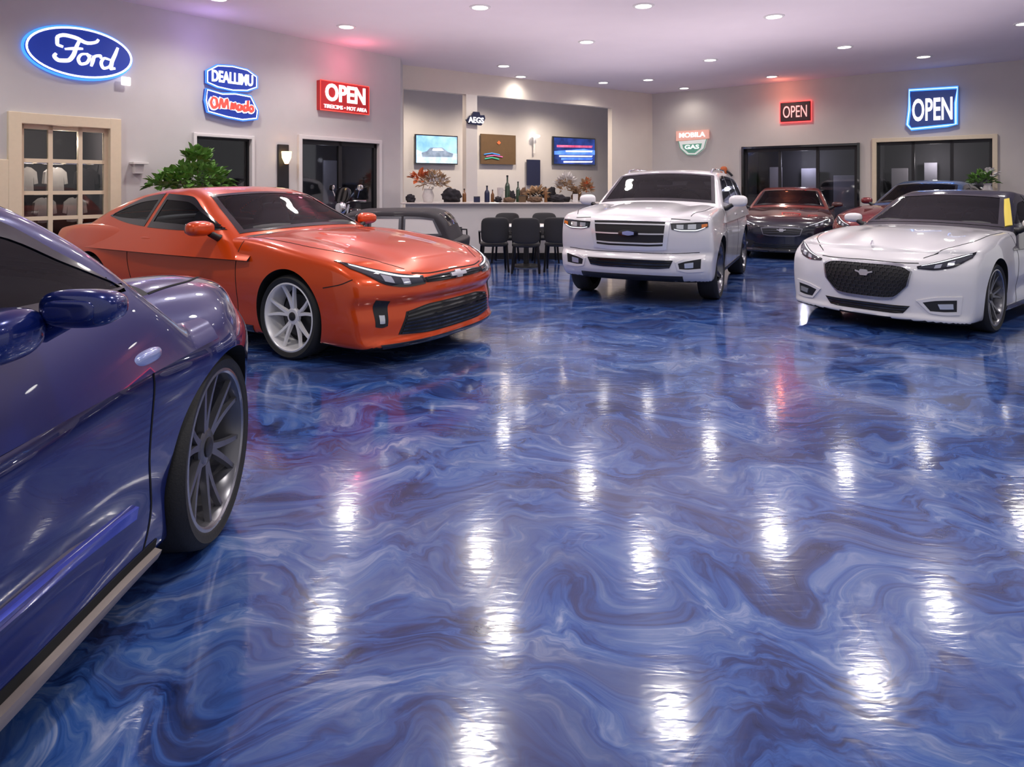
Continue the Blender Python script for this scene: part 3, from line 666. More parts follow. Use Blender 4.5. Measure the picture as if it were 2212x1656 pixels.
# blue car in the foreground
PB=dict(hw=.95,wb=2.78,R=.368,fo=.90,tl=-3.7,paint=M['blue'],zb=.15,ra=.388,nx=260,steer=math.radians(3.5),rr=.302,tw=.105,inset=.025,lipm=M['gun2'],
 T=[(-3.7,1.0),(-3.2,1.06),(-2.6,1.08),(-.7,1.07),(-.35,1.07),(0,1.05),(.35,.99),(.65,.88),(.90,.74)],
 plan=[(-3.7,.82),(-2.9,.93),(-1.5,.915),(-.7,.915),(0,.93),(.35,.885),(.90,.70)],
 sect=[(.1,.94),(.2,.965),(.36,.985),(.55,1.0),(.75,1.0),(.88,.97),(1.0,.905),(1.12,.81)],
 nose=[(.1,.78),(.3,.89),(.5,.90),(.65,.88),(.8,.80),(.9,.7)],
 tail=[(.2,-3.5),(.5,-3.65),(.85,-3.7),(1.0,-3.65)],crease=[(-3.6,.86),(-1.5,.80),(-.6,.81),(.6,.80)],cr=.013,scoop=.05,fl=.048,zf=.76,fh=.04,bulge=.02,pc=.50,pn=2.2,k=.024,
 R_=[(-3.3,.98),(-2.9,1.18),(-2.4,1.38),(-1.9,1.46),(-1.4,1.48),(-1.05,1.465),(-.80,1.41),(-.56,1.30),(-.26,1.085),(-.12,.98)],bw=.89,zbelt=1.06,tum=.42,xm=-1.6,glass=M['dglass'],
 ws=(-.34,.77,-.76,.67),rw=(-3.0,.58,-2.4,.54),
 sw=[([(-.62,1.12),(-.80,1.215),(-1.03,1.325),(-1.4,1.365),(-1.9,1.35)],[(-.58,1.10),(-.80,1.095),(-1.03,1.095),(-1.4,1.095),(-1.92,1.10)])],
 seat_x=-1.5,seat_z=1.2,wheel=(6,True,M['darkalloy'],'b'),
 hl=([(.40,.70),(.55,.74),(.64,.77)],[(.41,.64),(.55,.65),(.62,.70)]),
 grilles=[dict(name='grille',up=[(0,.62),(.2,.62),(.4,.6)],lo=[(0,.35),(.2,.35),(.4,.38)],bars=5)],
 seams=[('side',[(-.42,1.0),(-.50,.8),(-.52,.55),(-.46,.35),(-.5,.22)]),('side',[(-1.95,1.04),(-2.0,.7),(-1.95,.22)]),('top',[(-.3,.80),(0,.79),(.4,.68)])],
 mir=(-1.08,1.06,1.13,(.13,.19,.10)),mirbase=((-1.19,.94,1.085),(.22,.13,.12)),stalkm=M['blue'],mirglass=(.40,.62,.5),mirgm=M['blue'],rise=.05,
 rocker=[('lower_trim',.36,.40,-2.3,-.55,M['bluesill'],.012),('side_sill',.165,.198,-2.35,-.42,M['sill'],.028),('sill_gap',.200,.228,-2.35,-.42,M['well'],.004)])  # dark band above the sill is its thin shadow, painted on
blu,bf=build_car(PB,(-2.10,2.63,0),math.radians(91),'deep metallic blue car cropped at left of the foreground')
for s in (-1,1):
    g=MB(); g.sell((-.60,s*.945,.885),(.17,.06,.05),2.6,10); h_=g.build('door_handle',M['bluechrome'],blu,True,60)
    g=MB(); g.sell((-.60,s*.915,.845),(.13,.06,.06),2.4,10); g.build('handle_cup',M['gloss'],h_,True,60)
# background cars share a body plan
def bgcar(paint,roof=None,glass=None,**k):
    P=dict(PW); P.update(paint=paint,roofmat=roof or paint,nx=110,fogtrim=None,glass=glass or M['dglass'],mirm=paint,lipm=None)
    P['grilles']=[dict(name='grille',up=[(0,.62),(.2,.62),(.38,.60)],lo=[(0,.46),(.2,.46),(.34,.48)],bars=4,barm=M['gun'],rim=M['gun2'],rw=.015),dict(name='lower_grille',up=[(0,.30),(.3,.30),(.55,.32)],lo=[(0,.2),(.3,.2),(.5,.22)],bars=3)]
    P['seams']=PW['seams'][:2]
    P['wheel']=(5,False,M['gun2'],'g'); P.update(k); return P
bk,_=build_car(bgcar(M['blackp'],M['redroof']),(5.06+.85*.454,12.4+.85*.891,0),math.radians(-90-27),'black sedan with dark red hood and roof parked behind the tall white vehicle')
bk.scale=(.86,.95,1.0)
mr,_=build_car(bgcar(M['maroon'],M['navy']),(6.05+.84*.766,10.99+.84*.643,0),math.radians(-140),'dark maroon car with blue roof parked behind the white sedan')
mr.scale=(.95,.90,1.10)
# low dark car behind the orange coupe
M['paleglass']=mat('pale_window',(.60,.59,.58),.15,coat=1)
PV=bgcar(M['plum'],glass=M['dglass'],sglass=M['paleglass'],seal=M['gun'],T=[(-3.6,.86),(-3.2,.90),(-2.6,.90),(-.85,.90),(-.65,.90),(0,.88),(.45,.84),(.75,.78),(.9,.72)],R_=[(-3.5,.80),(-3.40,1.0),(-3.3,1.2),(-3.12,1.36),(-2.9,1.41),(-2.3,1.42),(-1.7,1.41),(-1.4,1.36),(-1.1,1.18),(-.72,.93),(-.6,.85)],BW=[(-3.5,.84),(-2.7,.86),(-1.5,.86),(-.5,.82)],
  ws=(-.80,.72,-1.30,.6),zbelt=.92,sw=[([(-1.15,1.04),(-1.35,1.18),(-1.55,1.25),(-1.8,1.26)],[(-1.1,.93),(-1.3,.93),(-1.5,.93),(-1.8,.935)]),([(-1.88,1.26),(-2.1,1.265),(-2.42,1.265)],[(-1.88,.935),(-2.1,.935),(-2.42,.94)]),([(-2.50,1.265),(-2.75,1.26),(-3.02,1.23)],[(-2.50,.94),(-2.75,.945),(-3.16,.955)])],tum=.22,rw=(-3.32,.62,-3.18,.56),wsb=.12)
vt,_=build_car(PV,(-3.45,9.98,0),math.radians(178),'low dark car with pale windows behind the orange coupe hood')
vt.scale=(.78,.74,.76)

# ------------------------------------------------------------------ room
OL,DL=Vector((-2.265,13.37)),Vector((.61,.7924)); OB,DB=Vector((-2.343,14.12)),Vector((.8137,.5813)); OR,DR=Vector((3.97,18.63)),Vector((.792,-.6105))
NB=Vector((.5813,-.8137)); OK=OB-NB*2.6
WALLS={'L':(OL,DL),'B':(OB,DB),'R':(OR,DR),'K':(OK,DB)}
def wt(w,px):
    O,D=WALLS[w]; k=(px-CX)/F; return (k*O.y-O.x)/(D.x-k*D.y)
def wp(w,t,z=0,off=0):
    O,D=WALLS[w]; N=Vector((D.y,-D.x)); p=O+D*t+N*off; return Vector((p.x,p.y,z))
def wz(w,px,py):
    O,D=WALLS[w]; Y=(O+D*wt(w,px)).y; return HC+(HZ-py)/F*Y
def wang(w): D=WALLS[w][1]; return math.atan2(D.y,D.x)
def wall(name,w,t0,t1,ops,m,niche=1.2):
    mb=MB(); ts=sorted({t0,t1}|{o[0] for o in ops}|{o[1] for o in ops})
    q=lambda a,b,c,d,mi=0: mb.add([a,b,c,d],[[0,1,2,3]],mi)
    for a,b in zip(ts[:-1],ts[1:]):
        zz=[(0,HT)]
        for o in ops:
            if o[0]<=a+1e-6 and o[1]>=b-1e-6:
                zz=[(0,o[2]),(o[3],HT)]
        for z0,z1 in zz:
            if z1-z0>1e-4: q(wp(w,a,z0),wp(w,b,z0),wp(w,b,z1),wp(w,a,z1))
    for o in ops:
        a,b,z0,z1=o[:4]; dp=o[4] if len(o)>4 else niche
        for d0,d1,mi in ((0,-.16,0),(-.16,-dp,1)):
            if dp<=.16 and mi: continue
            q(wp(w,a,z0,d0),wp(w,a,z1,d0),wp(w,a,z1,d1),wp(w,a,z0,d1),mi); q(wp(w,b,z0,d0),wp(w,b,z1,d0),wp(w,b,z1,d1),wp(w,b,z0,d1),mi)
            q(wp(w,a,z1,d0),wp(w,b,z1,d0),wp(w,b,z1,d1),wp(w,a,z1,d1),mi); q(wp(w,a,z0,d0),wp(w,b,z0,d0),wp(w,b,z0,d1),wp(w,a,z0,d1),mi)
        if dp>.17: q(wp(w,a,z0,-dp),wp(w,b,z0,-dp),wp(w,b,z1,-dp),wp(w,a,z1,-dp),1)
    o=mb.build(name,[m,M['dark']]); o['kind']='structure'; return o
fl=MB(); fl.add([(-16,-3.5,0),(18,-3.5,0),(18,27,0),(-16,27,0)],[[0,1,2,3]]); tag(fl.build('floor',M['floor']),kind='structure')
cl=MB(); cl.add([(-16,.5,HT),(18,.5,HT),(18,27,HT),(-16,27,HT)],[[3,2,1,0]]); tag(cl.build('ceiling',M['ceil']),kind='structure')
def op(w,p0,p1,pytop,z0=0.,dp=1.2):
    return (wt(w,p0),wt(w,p1),z0,wz(w,(p0+p1)/2,pytop),dp)
d1=op('L',42,236,272); w1=op('L',420,541,297,.95,.9); d2=op('L',648,816,305)
d3=op('R',1607,1853,318); d4=op('R',1893,2145,303)
wall('wall_left','L',-15,0,[d1,w1,d2],M['wallL'])
wall('wall_right','R',0,12,[d3,d4],M['wallR'])
tO=(0.02,wt('B',1322),.97,3.5,.16)
wall('wall_bar','B',0,7.758,[tO],M['wallB'])
mb=MB(); a=wp('L',0,0); b=wp('B',0,0); mb.add([a,b,b+Vector((0,0,HT)),a+Vector((0,0,HT))],[[0,1,2,3]]); tag(mb.build('wall_return',M['wallL']),kind='structure')
wall('wall_back_bar','K',-2.5,9,[],M['wallL'])
def unit(name,w,o,fw,fm,cols,rows,mm,mw=.045,glass=None,handle=None,inner=()):
    a,b,z0,z1=o[:4]; c=(a+b)/2; W=b-a; H=z1-z0
    r=empty(name,wp(w,c,z0),wang(w),kind='structure')
    f=MB()
    for sx in (-1,1): f.box((sx*(W/2+fw/2-.01),-.02,H/2+fw/2),(fw,.09,H+fw),bev=.008)
    f.box((0,-.02,H+fw/2-.005),(W+.0,.088,fw),bev=.008)
    f.build('frame',fm,r)
    g=MB(); g.box((0,.06,H/2),(W,.01,H)); g.build('pane',glass or M['doorglass'],r)
    m=MB()
    for i in range(cols+1):
        x=-W/2+W*i/cols; m.box((min(max(x,-W/2+mw*.6),W/2-mw*.6),.05,H/2),(mw,.05,H))
    for zq in rows: m.box((0,.05,zq),(W,.045,mw))
    m.box((0,.05,H-mw*.6),(W,.05,mw*1.2))
    if z0<.1: m.box((0,.05,.1),(W,.05,.2))
    m.build('glazing_bars',mm,r)
    if handle is not None:
        h=MB(); h.tube([(handle,-.03,.95),(handle,-.05,.97),(handle,-.05,1.17),(handle,-.03,1.19)],.012,6); h.build('handle',M['chrome'],r,True)
    for fx,fw_,fh_,mm_ in inner:
        g=MB(); g.box((fx*W,.95,fh_*H/2+.02),(fw_*W,.05,fh_*H),bev=.01); g.build('inner_panel',mm_,r)  # panels added for the pale reflections and brightness behind the glass
    return r
unit('door_1','L',d1,.14,M['cream'],3,[wz('L',140,348),wz('L',140,416),wz('L',140,470)],M['cream'],.05)
unit('window_1','L',w1,.05,M['whitewall'],1,[],M['black'],.03)
unit('door_2','L',d2,.07,M['whitewall'],2,[],M['black'],.07,M['doorglass'],.06,[(.30,.25,.85,M['innerA'])])
unit('door_3','R',d3,.06,M['gloss'],3,[],M['black'],.07,None,None,[(-.3,.12,.8,M['innerB']),(0.02,.16,.78,M['innerA']),(.33,.2,.7,M['innerA'])])
unit('door_4','R',d4,.09,M['cream'],3,[],M['black'],.06,None,None,[(-.34,.16,.75,M['innerB']),(-.05,.12,.8,M['innerA']),(.2,.22,.6,M['innerA'])])
a_,b_=wt('L',-60),wt('L',17); zt_=wz('L',10,344)
g=MB(); g.box((0,-.03,zt_/2),(b_-a_,.06,zt_),bev=.01); o=g.build('trim_2',M['cream']); o.location=wp('L',(a_+b_)/2,0); o.rotation_euler=(0,0,wang('L')); o['kind']='structure'
# things seen behind the glass
def shirt(px,z,m,label,n,dep,sc=.55):
    t=wt('L',px)
    c=wp('L',t,z-.62*sc-.05,-dep)
    r=MB()
    poly=[(-.05,.62),(-.13,.60),(-.24,.50),(-.27,.22),(-.19,.20),(-.17,.40),(-.18,.0),(-.06,-.02),(.07,.0),(.18,-.01),(.17,.40),(.19,.20),(.27,.22),(.24,.50),(.13,.60),(.05,.62),(0,.58)]
    r.prism([(x*sc,z_*sc) for x,z_ in poly],-.03,.03); o=r.build('hanging_shirt',m); o.location=c; o.rotation_euler=(0,0,wang('L')+.2*math.sin(n*2.1)); tag(o,label,'shirt','shirts behind the paned door'); return o
k=0
for row,(zt,dep) in enumerate(((wz('L',140,352),.35),(wz('L',140,420),.75))):
    rn='upper' if row==0 else 'lower'
    for px,mm,nm in ((72,'whitecloth' if row==0 else 'darkcloth','white' if row==0 else 'black'),(140,'whitecloth','white'),(208,'darkcloth' if row==0 else 'whitecloth','black' if row==0 else 'white')):
        shirt(px,zt,M[mm],f'{nm} shirt hanging in the {rn} row behind {"the left" if px<100 else "the middle" if px<180 else "the right"} panes of the cream door',k,dep); k+=1
    mb=MB(); mb.tube([wp('L',d1[0]+.02,zt,-dep),wp('L',d1[1]-.02,zt,-dep)],.014,6)
    tag(mb.build('clothes_rail',M['chrome'],None,True),f'metal rail carrying the {rn} row of shirts behind the paned door','rail')
# ------------------------------------------------------------------ signs
def signroot(w,p0,p1,y0,y1,label,name='wall_sign',cat='sign',off=.05):
    a,b=wt(w,p0),wt(w,p1); pc=(p0+p1)/2; z1,z0=wz(w,pc,y0),wz(w,pc,y1)
    r=empty(name,wp(w,(a+b)/2,(z0+z1)/2,off),wang(w),label,cat); return r,b-a,z1-z0
def ell(a,b,n=48): return [(a*math.cos(2*PI*i/n),b*math.sin(2*PI*i/n)) for i in range(n)]
def loop(mb,poly,r,y=0): mb.tube([(a,y,b) for a,b in poly],r,6,0,True)
def ribbon(mb,pts,w,y0,y1,n=26):
    P=curve2(pts)(np.linspace(0,1,n)); t=np.gradient(P,axis=0); t/=np.maximum(np.linalg.norm(t,axis=1,keepdims=True),1e-6); nn=np.stack([-t[:,1],t[:,0]],-1)
    ww=w*(.65+.35*np.sin(np.linspace(0,PI,n)))[:,None]
    A=P+nn*ww/2; B=P-nn*ww/2
    for i in range(n-1):
        mb.add([(A[i][0],y0,A[i][1]),(A[i+1][0],y0,A[i+1][1]),(B[i+1][0],y0,B[i+1][1]),(B[i][0],y0,B[i][1]),(A[i][0],y1,A[i][1]),(A[i+1][0],y1,A[i+1][1]),(B[i+1][0],y1,B[i+1][1]),(B[i][0],y1,B[i][1])],[[0,1,2,3],[4,7,6,5],[0,4,5,1],[3,2,6,7]])
r,W,H=signroot('L',50,279,62,168,'glowing blue oval sign with white script lettering on the left wall')
g=MB(); g.prism(ell(W/2,H/2),-.04,.03); g.build('panel',M['signblue'],r)
g=MB(); loop(g,ell(W/2-.01,H/2-.01),.013,-.042); g.build('border_tube',M['neonW'],r,True)
g=MB(); loop(g,ell(W/2+.015,H/2+.015),.018,.02); g.build('neon_tube',M['neonB'],r,True)
g=MB(); sx=W/228; sz=H/106*.98
S=lambda L:[((x-164)*sx,(115-y)*sz) for x,y in L]
for st,w_ in (([(124,108),(112,104),(112,90),(128,82),(150,84),(175,92),(196,86),(200,80)],.055),([(160,86),(152,104),(146,122),(134,136),(116,138),(106,130),(110,124)],.06),([(128,112),(148,108),(166,106)],.045),
          ([(176,116),(164,118),(156,130),(162,140),(174,136),(180,124),(174,116),(184,120)],.045),([(190,118),(188,128),(184,142)],.05),([(187,128),(194,118),(204,116),(206,122)],.045),
          ([(226,122),(214,120),(206,132),(212,143),(224,138),(232,122)],.045),([(244,92),(238,108),(230,128),(228,142),(238,140)],.055)):
    ribbon(g,S(st),w_*.85,-.055,-.04)
g.build('script_lettering',M['neonT'],r)
g=MB(); g.box((W*.44,-.03,-H*.47),(.12,.03,.12),bev=.01); g.build('corner_tag',M['neonT'],r)
r,W,H=signroot('L',439,550,143,197,'upper blue badge sign with white garbled letters on the left wall')
pl=[(-W/2,.16*H),(-W*.3,H*.44),(0,H*.5),(W*.3,H*.44),(W/2,.2*H),(W/2,-.25*H),(W*.3,-H*.44),(0,-H*.5),(-W*.3,-H*.44),(-W/2,-.3*H)]
g=MB(); g.prism(pl,-.04,.03); g.build('panel',M['signblue'],r); g=MB(); loop(g,[(x*.95,z*.93) for x,z in pl],.009,-.042); g.build('border_tube',M['neonW'],r,True)
g=MB(); loop(g,pl,.014,-.03); g.build('neon_tube',M['neonBd'],r,True)
text_mesh('DEALLIMU',W*.80,H*.46,'lettering',M['neonT'],r,(0,-.046,0),bold=.03)
r,W,H=signroot('L',436,552,199,259,'lower blue badge sign with red and white script on the left wall')
pl=[(-W*.48,H*.5),(-W*.2,H*.40),(W*.05,H*.46),(W*.36,H*.42),(W*.42,H*.2),(W*.5,-H*.1),(W*.48,-H*.4),(W*.2,-H*.5),(-W*.1,-H*.44),(-W*.46,-H*.3),(-W*.5,.1*H)]
g=MB(); g.prism(pl,-.04,.03); g.build('panel',M['signblue'],r); g=MB(); loop(g,[(x*.95,z*.93) for x,z in pl],.009,-.042); g.build('border_tube',M['neonW'],r,True)
g=MB(); loop(g,pl,.014,-.03); g.build('neon_tube',M['neonBd'],r,True)
strokes=[[(-.88,.55),(-.96,.1),(-.85,-.35),(-.70,-.1),(-.74,.45),(-.88,.55)],[(-.62,-.40),(-.52,.50),(-.42,-.25),(-.28,.50),(-.22,-.35)],[(-.12,-.38),(-.05,.22),(.0,-.30),(.08,.22),(.14,-.35)],[(.34,.12),(.22,.10),(.20,-.35),(.33,-.30),(.37,.12),(.40,-.36)],[(.62,.10),(.50,.10),(.48,-.36),(.60,-.32),(.67,.60),(.66,-.38)],[(.80,.10),(.74,-.10),(.80,-.38),(.90,-.20),(.86,.08),(.78,.10)]]
for nm,wd,y0,m_ in (('script_outline',.085,-.05,'neonT'),('script_lettering',.045,-.066,'letR')):
    g=MB()
    for st in strokes: ribbon(g,[(x*W*.42,z*H*.40) for x,z in st],wd,y0,y0+.012,22)
    g.build(nm,M[m_],r)
r,W,H=signroot('L',684,789,181,243,'red box sign reading OPEN in white on the left wall')
g=MB(); g.box((0,0,0),(W,.12,H),bev=.01); g.build('panel',M['signred'],r); g=MB(); loop(g,[(-W/2,-H/2),(W/2,-H/2),(W/2,H/2),(-W/2,H/2)],.010,-.06); g.build('border_tube',M['letR'],r,True)
text_mesh('OPEN',W*.82,H*.60,'lettering',M['neonT'],r,(0,-.07,H*.12),bold=.03); text_mesh('TIREICIMS • MOT AREA',W*.88,H*.13,'small_lettering',M['neonT'],r,(0,-.07,-H*.36))
r,W,H=signroot('R',1688,1752,221,262,'small red neon sign reading OPEN on the right wall')
g=MB(); g.box((0,0,0),(W,.10,H),bev=.01); g.build('panel',M['signmaroon'],r); g=MB(); loop(g,[(-W/2-.02,-H/2-.02),(W/2+.02,-H/2-.02),(W/2+.02,H/2+.02),(-W/2-.02,H/2+.02)],.016,.0); g.build('neon_tube',M['neonR'],r,True)
text_mesh('OPEN',W*.80,H*.62,'lettering',em('letter_pink',(1,.42,.40),.85),r,(0,-.06,0))
r,W,H=signroot('R',1960,2071,191,279,'large blue neon sign reading OPEN on the right wall')
pl=[(-W*.46,H*.5),(W*.5,H*.48),(W*.47,H*.1),(W*.47,-H*.42),(W*.3,-H*.45),(-W*.42,-H*.5),(-W*.5,-H*.38),(-W*.46,0)]
g=MB(); g.prism(pl,-.05,.04); g.build('panel',M['signnavy'],r); g=MB(); loop(g,[(x*.97,z*.97) for x,z in pl],.038,-.05); g.build('neon_tube',M['neonB'],r,True)
g=MB(); loop(g,[(x*.97,z*.97) for x,z in pl],.012,-.085); g.build('inner_tube',em('neon_pale',(.6,.8,1.),1.3),r,True)
text_mesh('OPEN',W*.78,H*.56,'lettering',M['neonT'],r,(0,-.06,-H*.02),bold=.02)
r,W,H=signroot('R',1463,1533,282,335,'pale red white and green shield sign beside the room corner')
g=MB(); g.prism([(-W*.5,H*.5),(W*.5,H*.5),(W*.5,H*.15),(-W*.5,H*.1)],-.03,.03); g.build('upper_panel',em('sign_salmon',(.80,.42,.34),.45),r)
g=MB(); g.prism([(-W*.42,H*.08),(W*.44,H*.12),(W*.36,-H*.25),(W*.12,-H*.5),(-W*.15,-H*.48),(-W*.36,-H*.22)],-.03,.03); g.build('shield',M['signpale'],r)
g=MB(); g.prism([(-W*.30,-H*.06),(W*.30,-H*.04),(W*.26,-H*.24),(W*.08,-H*.42),(-W*.10,-H*.41),(-W*.27,-H*.22)],-.04,-.03); g.build('emblem',M['signgreen'],r)
g=MB(); g.tube([(-W*.42,-.035,H*.08),(-W*.36,-.035,-H*.22),(-W*.15,-.035,-H*.48),(W*.12,-.035,-H*.5),(W*.36,-.035,-H*.25),(W*.44,-.035,H*.12)],.012,6); g.build('border_tube',M['signgreen'],r,True)
text_mesh('MOBILA',W*.8,H*.2,'lettering',M['neonT'],r,(0,-.035,H*.32),bold=.02); text_mesh('GAS',W*.44,H*.17,'small_lettering',M['neonT'],r,(0,-.045,-H*.17),bold=.02)
# ------------------------------------------------------------------ bar opening
tc_=wt('B',1019); g=MB(); g.box((0,0,(.97+3.5)/2),(.30,.16,3.5-.97)); o=g.build('trim_1',M['post']); o.location=wp('B',tc_,0,-.08); o.rotation_euler=(0,0,wang('B')); o['kind']='structure'
r,W,H=signroot('B',1003,1044,242,272,'small dark sign with pale letters hung on the white post',off=.06)
g=MB(); g.prism([(-W/2,-H*.1),(-W*.3,H*.2),(W*.45,H*.3),(W*.5,H*.05),(W*.3,-H*.45),(-W*.35,-H*.4)],-.03,.03); g.prism([(-W*.2,H*.22),(W*.25,H*.26),(W*.2,H*.5),(-W*.1,H*.5)],-.02,.02); g.build('panel',M['signdark'],r)
text_mesh('AEGS',W*.8,H*.42,'lettering',M['neonT'],r,(0,-.035,-H*.1),bold=.02)
def flat(w,p0,p1,y0,y1,label,name,cat,parts):
    r,W,H=signroot(w,p0,p1,y0,y1,label,name,cat,off=.05)
    for nm,fx,fz,fw,fh_,dy,m in parts:
        g=MB(); g.box((fx*W,-.02-dy,fz*H),(fw*W,.05,fh_*H),bev=.005); g.build(nm,m,r)
    return r,W,H
def pic(r,W,H,pts,m,y,name='picture'):
    g=MB(); g.prism([(a*W,b*H) for a,b in pts],-y,-y+.004); g.build(name,m,r)
r,W,H=flat('K',893,985,292,355,'wall television showing a pale blue picture left of the white post','television','television',[('casing',0,0,1,1,0,M['gloss']),('screen',0,0,.95,.92,.012,M['tvsky'])])
pic(r,W,H,[(-.475,-.46),(.475,-.46),(.475,-.12),(.2,-.06),(-.2,-.16),(-.475,-.02)],M['tvsnow'],.062)
pic(r,W,H,[(-.34,-.26),(.36,-.24),(.38,-.12),(.25,-.06),(.12,.08),(-.16,.06),(-.24,-.06),(-.36,-.12)],M['tvcar'],.066,'pictured_car')
pic(r,W,H,[(-.12,-.04),(.16,-.03),(.09,.05),(-.1,.04)],M['tvwhite'],.07,'pictured_window')
r,W,H=flat('K',1190,1282,297,357,'wall television showing a bright blue and white picture right of the bar','television','television',[('casing',0,0,1,1,0,M['gloss']),('screen',0,0,.95,.92,.012,M['tvnight'])])
pic(r,W,H,[(-.475,-.02),(.2,.10),(.475,.06),(.475,-.1),(-.475,-.14)],M['tvblue'],.062)
for i,(z0,z1,mm) in enumerate(((.12,.20,'tvred'),(-.22,-.16,'tvwhite'),(-.32,-.25,'tvblue'),(-.42,-.36,'tvwhite'),(-.04,.02,'tvwhite'))): pic(r,W,H,[(-.42+.05*i,z0),(.40,z0+.03),(.42,z1+.03),(-.42+.05*i,z1)],M[mm],.066+.004*(i%2),'pictured_band')
r,W,H=flat('K',1035,1110,291,355,'brown wall panel with a small coloured neon emblem beside the post','wall_panel','panel',[('board',0,0,1,1,0,M['brownpanel'])])
for q,(x0,x1,z,c) in enumerate(((-.42,.02,-.18,(.05,.25,.7)),(-.36,.10,-.25,(.6,.12,.3)),(-.40,.0,-.33,(.05,.4,.25)))):
    g=MB(); g.tube([(x0*W,-.06,z*H),((x0+x1)/2*W,-.06,(z+.05)*H),(x1*W,-.06,z*H)],.014,6); g.build('neon_tube',em('neon_dim',c,.7),r,True)
g=MB(); g.prism([(0,.30*H),(.06*W,.22*H),(0,.16*H),(-.06*W,.22*H)],-.06,-.05); g.build('emblem',M['rust'],r)
flat('K',1135,1163,345,400,'dark blue poster on the bar back wall below the glowing lamp','poster','poster',[('sheet',0,0,1,1,0,M['signdark'])])
r,W,H=signroot('K',1138,1164,292,346,'white glowing wall lamp on the bar back wall','wall_lamp','lamp',off=.06)
g=MB(); g.lathe([(.02,.05),(.10,.03),(.12,0),(.10,-.03),(.02,-.05)],16); o=g.build('shade',em('lamp_white',(1,.95,.9),4),r,True); o.location=(0,-.10,H*.45)
g=MB(); g.box((0,-.0,H*.1),(.06,.04,H*.7),bev=.01); g.build('bracket',M['whitewall'],r)
# counter
cnt=empty('bar_counter',(-.2,12.9,0),0,'long white bar counter below the wide opening in the wall','counter')
g=MB(); g.box((0,.02,.53),(3.7,.5,1.06),bev=.01); 
g.build('front_panel',M['cfront'],cnt)
g=MB(); g.box((0,0,1.075),(3.86,.66,.035),bev=.012); g.build('counter_top',M['ctop'],cnt)
g=MB(); g.box((0,-.245,.06),(3.7,.04,.12)); g.build('kick_plate',M['black'],cnt)
ZC=1.0935
def onc(px,Y=12.8): return Vector(((px-CX)/F*Y,Y,ZC))
def heap(name,px,w,h,m,label,cat,Y=12.85,seed=0,group=None,d=.2):
    bm=bmesh.new(); bmesh.ops.create_icosphere(bm,subdivisions=4,radius=1)
    for v in bm.verts:
        q=mnoise.fractal(v.co*1.9+Vector((seed*7.3,1,2)),1,2,4); s=1+.42*q
        v.co=Vector((v.co.x*s*w/2,v.co.y*s*d/2,max(0,(v.co.z*s*.5+.42)*h)))
    me=bpy.data.meshes.new(name); bm.to_mesh(me); bm.free(); me.materials.append(m)
    me.polygons.foreach_set('use_smooth',[True]*len(me.polygons))
    o=bpy.data.objects.new(name,me); COL.objects.link(o); o.location=onc(px,Y); tag(o,label,cat,group); return o
def leaves(mb,n,c,rad,L,w,m=0,up=.4,seed=1):
    rn=random.Random(seed)
    for i in range(n):
        th=rn.uniform(0,2*PI); ph=math.acos(rn.uniform(-.3,1)); rr=rn.uniform(.35,1)**.6
        p=Vector((rad[0]*rr*math.sin(ph)*math.cos(th),rad[1]*rr*math.sin(ph)*math.sin(th),rad[2]*rr*math.cos(ph)))
        d=(Vector((p.x/rad[0],p.y/rad[1],p.z/rad[2]+up))+Vector((rn.uniform(-.6,.6),rn.uniform(-.6,.6),rn.uniform(-.6,.5)))).normalized()
        s=d.cross(Vector((rn.uniform(-.4,.4),rn.uniform(-.4,.4),1))).normalized(); nn=s.cross(d); l=L*rn.uniform(.6,1.2); ww=w*rn.uniform(.7,1.2); p=p+Vector(c)
        V=[p,p+d*l*.35+s*ww*.5+nn*.01,p+d*l*.7+s*ww*.35,p+d*l-nn*l*.15,p+d*l*.7-s*ww*.35,p+d*l*.35-s*ww*.5+nn*.01,p+d*l*.5-nn*.02*L/.1*.3]
        mb.add(V,[[0,1,6],[1,2,6],[2,3,6],[3,4,6],[4,5,6],[5,0,6]],m)
heap('cloth_bundle',975,.34,.30,M['darkcloth'],'black crumpled bundle on the counter left of the white post','bundle',seed=1,Y=12.75)
heap('cloth_bundle',1076,.14,.12,M['darkcloth'],'small low black bundle on the counter right of the white post','bundle',seed=2,Y=12.68)
heap('cloth_bundle',1206,.30,.15,M['darkcloth'],'dark flat heap in front of the pale dried flowers','bundle',Y=12.66,seed=5,d=.12)
heap('cloth_bundle',1155,.26,.11,M['browncloth'],'brown flat heap in front of the tan dried flowers','bundle',Y=12.66,seed=8,d=.12)
heap('cloth_bundle',1100,.22,.10,M['browncloth'],'brown low heap at the foot of the tall green bottle','bundle',Y=12.64,seed=9,d=.10)
heap('cloth_bundle',1105,.16,.24,M['darkcloth'],'dark upright bundle at the back of the counter behind the tall green bottle','bundle',Y=13.1,seed=11,d=.14)
heap('cloth_bundle',1131,.16,.28,M['browncloth'],'brown upright bundle at the back of the counter left of the tan dried flowers','bundle',Y=13.14,seed=12,d=.10)
heap('cloth_bundle',1190,.22,.30,M['darkcloth'],'dark upright bundle at the back of the counter left of the pale dried flowers','bundle',Y=13.13,seed=13,d=.12)
heap('cloth_bundle',1245,.18,.30,M['browncloth'],'brown upright bundle at the back between the pale and the brown dried flowers','bundle',Y=13.13,seed=14,d=.12)
heap('cloth_bundle',887,.18,.16,M['darkcloth'],'small black bundle at the far left end of the counter','bundle',Y=12.7,seed=15,d=.12)
